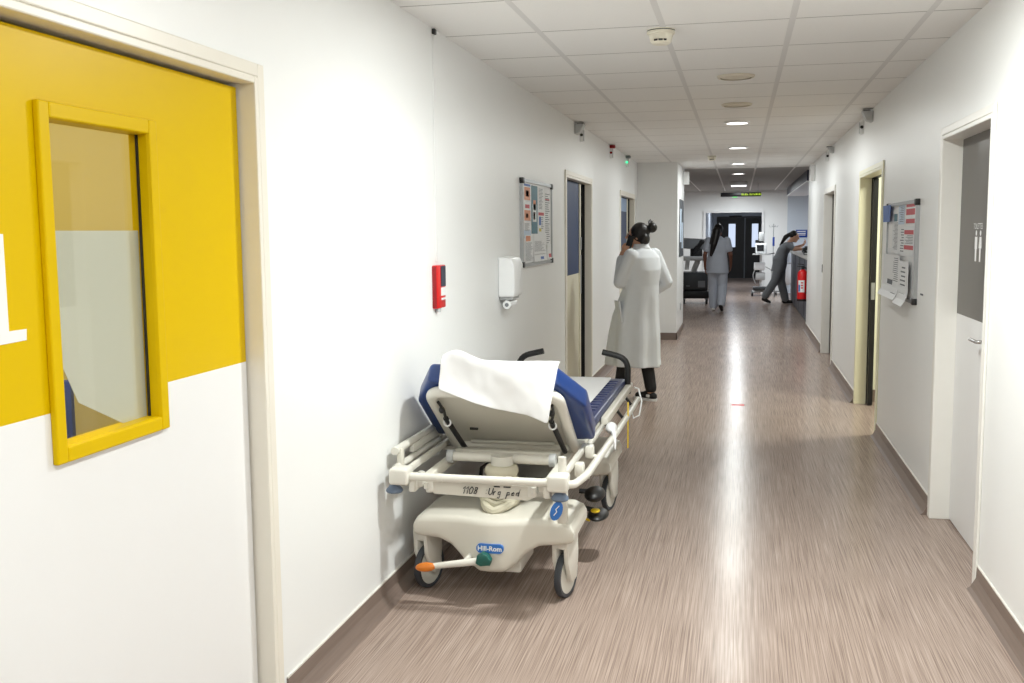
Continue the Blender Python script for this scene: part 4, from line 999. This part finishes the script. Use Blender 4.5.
# --- nurse leaning on the counter
n2 = thing('person', 'woman in grey scrubs with ponytail leaning on the dark counter', 'person', (.87, 22.3, 0), math.radians(-90))
b = MB(); HR = Euler((-.30, 0, 0)).to_matrix(); P = head(b, (0, .26, 1.43), HR)      # +y is towards the counter
b.cap((0, .14, 1.27), (0, .21, 1.37), .055, .05)
sp_ = [(-.04, .88, .16, .12), (-.03, .96, .16, .12), (.01, 1.06, .13, .105), (.07, 1.18, .155, .115), (.12, 1.26, .155, .1), (.15, 1.31, .08, .07)]
b.loft([(0, y, z, rx, ry) for y, z, rx, ry in sp_], 24)
LS, LE, LW = (-.17, .12, 1.24), (-.2, .24, 1.17), (-.10, .44, 1.24); RS, RE, RW = (.17, .12, 1.24), (.2, .25, 1.165), (.12, .48, 1.165)
limbs(b, [LS, LE, LW], [.05, .042, .028]); limbs(b, [RS, RE, RW], [.05, .042, .028])
hand(b, LW, (.3, .6, .7), (-.3, .7, -.6), 1, .8); hand(b, RW, (-.2, 1, .05), (0, 0, 1), -1, .5)
LH, LK, LA = (-.09, -.01, .9), (-.09, .0, .48), (-.09, .1, .09); RH, RK, RA = (.09, -.02, .9), (.09, -.12, .5), (.09, -.33, .15)
limbs(b, [LH, LK, LA], [.09, .058, .04]); limbs(b, [RH, RK, RA], [.09, .058, .04])
b.cap((LA[0], LA[1]-.02, .04), (LA[0], LA[1]+.14, .03), .03, .025); b.cap((RA[0], RA[1]-.03, .11), (RA[0], RA[1]+.09, .04), .03, .025)
b.build('body', M['skin'], n2, remesh=.008, sm_it=2); eyes(P, 1, HR, n2)
h = MB(); h.ell(P(0, -.03, .03), (.085, .088, .092), HR); h.cap(P(0, -.08, .05), (0, .08, 1.42), .036, .05); h.cap((0, .08, 1.42), (0, -.03, 1.24), .05, .018)
h.build('hair', M['hair'], n2, remesh=.008, sm_it=3)
t_ = MB(); t_.loft([(0, -.06, .70, .2, .15, .02), (0, -.03, .85, .2, .155)]+[(0, y, z+.005, rx+.035, ry+.03) for y, z, rx, ry in sp_[1:5]]+[(0, .15, 1.31, .09, .075)], 32)
limbs(t_, [LS, Vector(LS).lerp(Vector(LE), .6)], [.068, .066]); limbs(t_, [RS, Vector(RS).lerp(Vector(RE), .6)], [.068, .066])
t_.build('tunic', M['scrubs2'], n2, remesh=.01, sm_it=3)
t_ = MB(); limbs(t_, [(-.09, -.01, .86), LK, (LA[0], LA[1], .1)], [.115, .092, .08]); limbs(t_, [(.09, -.02, .86), RK, (RA[0], RA[1]+.01, .17)], [.115, .092, .08])
t_.build('trousers', M['scrubs2'], n2, remesh=.01, sm_it=3)
for a, zz in ((LA, .04), (RA, .10)):
    e = MB(); e.cap((a[0], a[1]-.03, zz), (a[0], a[1]+.15 if zz < .05 else a[1]+.10, .036), .042, .034); e.build('shoe', M['black'], n2, remesh=.008)

# ------------------------------------------------------------------ far things
# ultrasound cart
u_ = thing('ultrasound_cart', 'grey medical imaging cart with tilted monitor behind the wall block', 'medical cart', (-.93, 22.3, 0), .05)
MB().rbox((-.28, -.35, .30), (.26, .35, .68), .03).build('cabinet', M['grey_dk'], u_)
MB().rbox((-.30, -.38, .12), (.29, .38, .29), .03).build('base', M['black'], u_)
e = MB(); e.box((-.2, -.353, .38), (-.12, -.349, .40)); e.box((.05, -.353, .36), (.2, -.349, .5)); e.build('front_badge', M['grey_m'], u_, smooth=False)
for sx in (-1, 1):
    for s2 in (-1, 1):
        c = bpy.data.objects.new('caster', None); COL.objects.link(c); c.parent = u_; c.location = (sx*.24, s2*.33, 0)
        MB().lathe([(.001, -.018), (.055, -.018), (.055, .018), (.001, .018)], (0, 0, .055), 'x', 18).build('wheel', M['black'], c); MB().rbox((-.028, -.03, .06), (.028, .03, .13), .006).build('fork', M['grey_m'], c)
e = MB(); e.rbox((-.05, -.06, .66), (.07, .06, 1.0), .02, rot=Euler((0, .35, 0)).to_matrix()); e.build('column', M['plastic'], u_)
MB().rbox((-.30, -.40, .93), (.28, .12, 1.02), .03).build('control_panel', M['plastic_g'], u_)
e = MB(); e.box((.25, -.2, .3), (.30, .2, .75)); e.build('side_panel', M['plastic'], u_, bevel=.01)
mo_ = MB().rbox((-.29, .05, 1.17), (.28, .11, 1.40), .015, rot=Euler((-.15, .06, 0)).to_matrix()).build('monitor', M['grey_m'], u_)
MB().rbox((-.12, -.03, 1.0), (.14, .06, 1.18), .02).build('monitor_mount', M['black'], u_)
e = MB(); e.cap((-.05, -.05, 1.1), (.12, -.08, 1.32), .06, .05); e.ell((.13, -.08, 1.33), (.07, .05, .05)); e.build('articulated_arm', M['black'], u_, remesh=.012)
e = MB()
for k in range(3): e.cap((-.22+.03*k, -.38, .75), (-.2+.03*k, -.40, .95), .012, .018)
e.build('probe', M['plastic_g'], u_)
# monitor trolley
q_ = thing('equipment_trolley', 'white medical equipment trolley with column on casters before the far doors', 'medical trolley', (.50, 24.9, 0))
for k in range(4):
    a = PI/4+k*PI/2; e = MB(); e.tube([(0, 0, .12), (.27*math.cos(a), .27*math.sin(a), .10)], [.03, .02], 8); e.build('foot', M['plastic_g'], q_)
    c = bpy.data.objects.new('caster', None); COL.objects.link(c); c.parent = q_; c.location = (.27*math.cos(a), .27*math.sin(a), 0)
    MB().lathe([(.001, -.022), (.058, -.022), (.058, .022), (.001, .022)], (0, 0, .058), 'x', 18).build('wheel', M['black'], c); MB().rbox((-.024, -.03, .05), (.024, .03, .105), .006).build('fork', M['plastic_g'], c)
MB().tube([(0, 0, .1), (0, 0, 1.3)], .03, 12).build('column', M['plastic'], q_)
MB().rbox((-.16, -.14, .62), (.1, .12, .80), .02).build('pump', M['plastic'], q_); MB().rbox((-.12, -.12, .38), (.1, .1, .56), .02).build('lower_box', M['plastic_g'], q_)
MB().rbox((-.18, -.16, .14), (.18, .16, .22), .02).build('base_tray', M['grey_dk'], q_); MB().rbox((-.14, -.05, 1.26), (.06, .08, 1.34), .02).build('dark_module', M['black'], q_)
MB().rbox((-.2, -.2, .98), (.22, .16, 1.01), .008).build('shelf', M['plastic_g'], q_)
m_ = MB().rbox((-.13, -.1, 1.02), (.13, .06, 1.26), .02).build('monitor', M['plastic'], q_); MB().box((-.1, -.104, 1.07), (.06, -.1, 1.22)).build('screen', M['screen'], m_, smooth=False)
MB().rbox((-.06, -.06, 1.3), (.07, .05, 1.52), .025).build('top_unit', M['plastic_g'], q_)
e = MB(); e.arc([(.12, -.15, 1.0), (.3, -.15, 1.02), (.3, .1, 1.02)], .012, .05); e.build('grip', M['black'], q_)
e = MB(); e.arc([(.1, -.1, .7), (.26, -.12, .62), (.24, -.1, .3), (.1, -.05, .2)], .012, .1); e.arc([(-.1, -.12, .7), (-.2, -.12, .5), (-.12, -.1, .3)], .01, .1); e.build('hose', M['plastic_g'], q_)
# drip stand
i_ = thing('drip_stand', 'thin chrome drip stand with hooks beside the white trolley', 'drip stand', (.80, 25.52, 0))
MB().tube([(0, 0, .05), (0, 0, 1.0)], .014, 10).build('lower_pole', M['alu'], i_); MB().tube([(0, 0, .98), (0, 0, 1.72)], .009, 8).build('upper_pole', M['alu'], i_)
MB().rbox((-.02, -.03, 1.18), (.03, .03, 1.4), .01).build('clamp', M['blue_d'], i_)
e = MB()
for a in range(4): e.arc([(0, 0, 1.66), (.1*math.cos(a*PI/2+.3), .1*math.sin(a*PI/2+.3), 1.64), (.11*math.cos(a*PI/2+.3), .11*math.sin(a*PI/2+.3), 1.69)], .005, .02, 6)
e.build('hooks', M['alu'], i_)
for a in range(5):
    an = a*2*PI/5; e = MB(); e.tube([(0, 0, .08), (.26*math.cos(an), .26*math.sin(an), .06)], .013, 8); f = e.build('foot', M['alu'], i_)
    MB().lathe([(.001, -.012), (.028, -.012), (.028, .012), (.001, .012)], (.26*math.cos(an), .26*math.sin(an), .028), 'x', 14).build('wheel', M['black'], f)
# waste sack ring beside the nurse
w_ = thing('linen_bag', 'white round bag on a low stand behind the leaning woman', 'linen bag', (.98, 24.2, 0))
MB().loft([(0, 0, .3, .15, .15), (0, 0, .36, .2, .2, .02), (0, 0, .55, .23, .22, .03), (0, 0, .74, .2, .2, .03), (0, 0, .80, .19, .19)], 28).build('bag', M['paper'], w_)
e = MB(); e.tube([(.2*math.cos(k*PI/8), .2*math.sin(k*PI/8), .8) for k in range(17)], .012, 8)
e.build('ring', M['alu'], w_)
for a in range(3):
    an = a*2*PI/3+.4; MB().tube([(.2*math.cos(an), .2*math.sin(an), .8), (.22*math.cos(an), .22*math.sin(an), .0)], .012, 8).build('leg', M['alu'], w_)

# reception counter
CX = 1.10
k_ = thing('reception_counter', 'dark navy reception counter on the right beyond the corridor end', 'counter', (CX, 16.62, 0))
MB().box((0, .02, .06), (.06, 6.2, 1.08)).build('front_panel', M['navy'], k_, smooth=False)
e = MB()
for yy in (1.5, 3.0, 4.5): e.box((-.004, yy, .08), (0, yy+.02, 1.06))
e.build('panel_seam', M['black'], k_, smooth=False)
MB().rbox((-.04, 0, 1.08), (.42, 6.25, 1.12), .008).build('worktop', M['tan_top'], k_)
MB().box((.06, .02, 0), (.5, .06, 1.08)).build('end_panel', M['navy'], k_, smooth=False); MB().box((.02, .04, 0), (.06, 6.2, .06)).build('plinth', M['black'], k_, smooth=False)
MB().box((.06, .06, .72), (.75, 6.2, .75)).build('desk_top', M['tan_top'], k_, smooth=False); MB().box((.06, 6.14, 0), (.75, 6.2, .72)).build('end_panel', M['navy'], k_, smooth=False)
t = thing('label_printer', 'low black device standing on the counter top by the leaning woman', 'printer', (1.34, 20.6, 1.12))
MB().rbox((-.14, -.16, 0), (.14, .16, .1), .015).build('housing', M['black'], t); MB().rbox((-.1, -.15, .1), (.1, .05, .13), .01).build('lid', M['grey_dk'], t); MB().box((-.08, -.162, .03), (.08, -.159, .05)).build('slot', M['plastic_g'], t, smooth=False)
t = thing('document_tray', 'dark document tray with papers on the counter', 'tray', (1.25, 19.0, 1.12))
MB().rbox((-.12, -.16, 0), (.12, .16, .012), .003).build('bottom', M['black'], t); e = MB(); e.box((-.12, -.16, .01), (-.115, .16, .06)); e.box((.115, -.16, .01), (.12, .16, .06)); e.box((-.115, .155, .01), (.115, .16, .06)); e.build('side_walls', M['black'], t, smooth=False)
MB().box((-.105, -.15, .012), (.105, .14, .03)).build('paper_stack', M['paper'], t, smooth=False)
# soffit over the counter
s0 = struct(MB().box((1.06, 17.4, 2.37), (1.5, 24.6, CEIL)).build('trim_2', M['navy'], smooth=False), 'dark blue bulkhead over the counter')
MB().box((1.055, 17.4, 2.352), (1.5, 24.62, 2.37)).build('lit_underside', M['white'], s0, smooth=False)  # white strip paints in the lit underside of the bulkhead
# signs on the station wall
t = thing('wall_sign', 'blue rectangular sign with white text on the far station wall', 'sign', (1.48, 26, 1.47))
MB().rbox((-.13, -.012, -.09), (.14, 0, .10), .004).build('panel', M['blue_d'], t)
e = MB()
for z in (.05, .0, -.04): e.box((-.1, -.0135, z), (.1, -.012, z+.02))
e.build('text_lines', M['white_ink'], t, smooth=False)
t = thing('wall_sign', 'round blue arrow sign on the far station wall', 'sign', (1.80, 26, 1.55))
MB().lathe([(.001, -.012), (.15, -.012), (.15, 0), (.001, 0)], (0, 0, 0), 'y', 30).build('panel', M['blue_d'], t)
e = MB(); e.prism([(-.1, 0), (-.02, .08), (-.02, .03), (.1, .03), (.1, -.03), (-.02, -.03), (-.02, -.08)], 'y', -.0135, -.012); e.build('arrow', M['white_ink'], t, smooth=False)
# fire extinguisher
t = thing('fire_extinguisher', 'red fire extinguisher hanging at the end of the right wall', 'fire extinguisher', (.985, 16.72, .44))
MB().lathe([(.001, 0), (.065, 0), (.078, .012), (.08, .03), (.08, .41), (.074, .45), (.05, .485), (.026, .50), (.001, .505)], (0, 0, 0), 'z', 30).build('cylinder', M['red'], t)
MB().lathe([(.081, 0), (.081, .035), (.07, .035)], (0, 0, -.004), 'z', 30, cap=False).build('foot_ring', M['black'], t)
e = MB(); e.lathe([(.001, .50), (.024, .50), (.022, .545), (.001, .545)], (0, 0, 0), 'z', 16); e.rbox((-.085, -.012, .545), (.03, .012, .56), .004); e.rbox((-.08, -.01, .575), (.02, .01, .588), .004, rot=Euler((0, .12, 0)).to_matrix()); e.build('valve_head', M['blackm'], t)
e = MB(); e.arc([(.02, -.02, .53), (.07, -.07, .52), (.075, -.075, .2), (.05, -.075, .12)], .010, .05, 8); e.build('hose', M['black'], t)
e = MB()
for a0, a1, z0, z1 in ((-2.5, -1.2, .14, .33),):
    R2 = [[Vector((.0808*math.cos(a0+(a1-a0)*k/10), .0808*math.sin(a0+(a1-a0)*k/10), z)) for k in range(11)] for z in (z0, z1)]
    e.rings(R2, cap=False, closed=False)
e.mi = 1
R2 = [[Vector((.0812*math.cos(-2.45+.4*k/4), .0812*math.sin(-2.45+.4*k/4), z)) for k in range(5)] for z in (.15, .26)]; e.rings(R2, cap=False, closed=False)
e.mi = 2
for z in (.2, .24, .28): R2 = [[Vector((.0812*math.cos(-1.9+.4*k/4), .0812*math.sin(-1.9+.4*k/4), zz)) for k in range(5)] for zz in (z, z+.02)]; e.rings(R2, cap=False, closed=False)
e.build('label_sticker', [M['white_ink'], M['blue'], M['red']], t)
MB().rbox((.06, -.02, .3), (.10, .02, .38), .004).build('wall_bracket', M['blackm'], t)
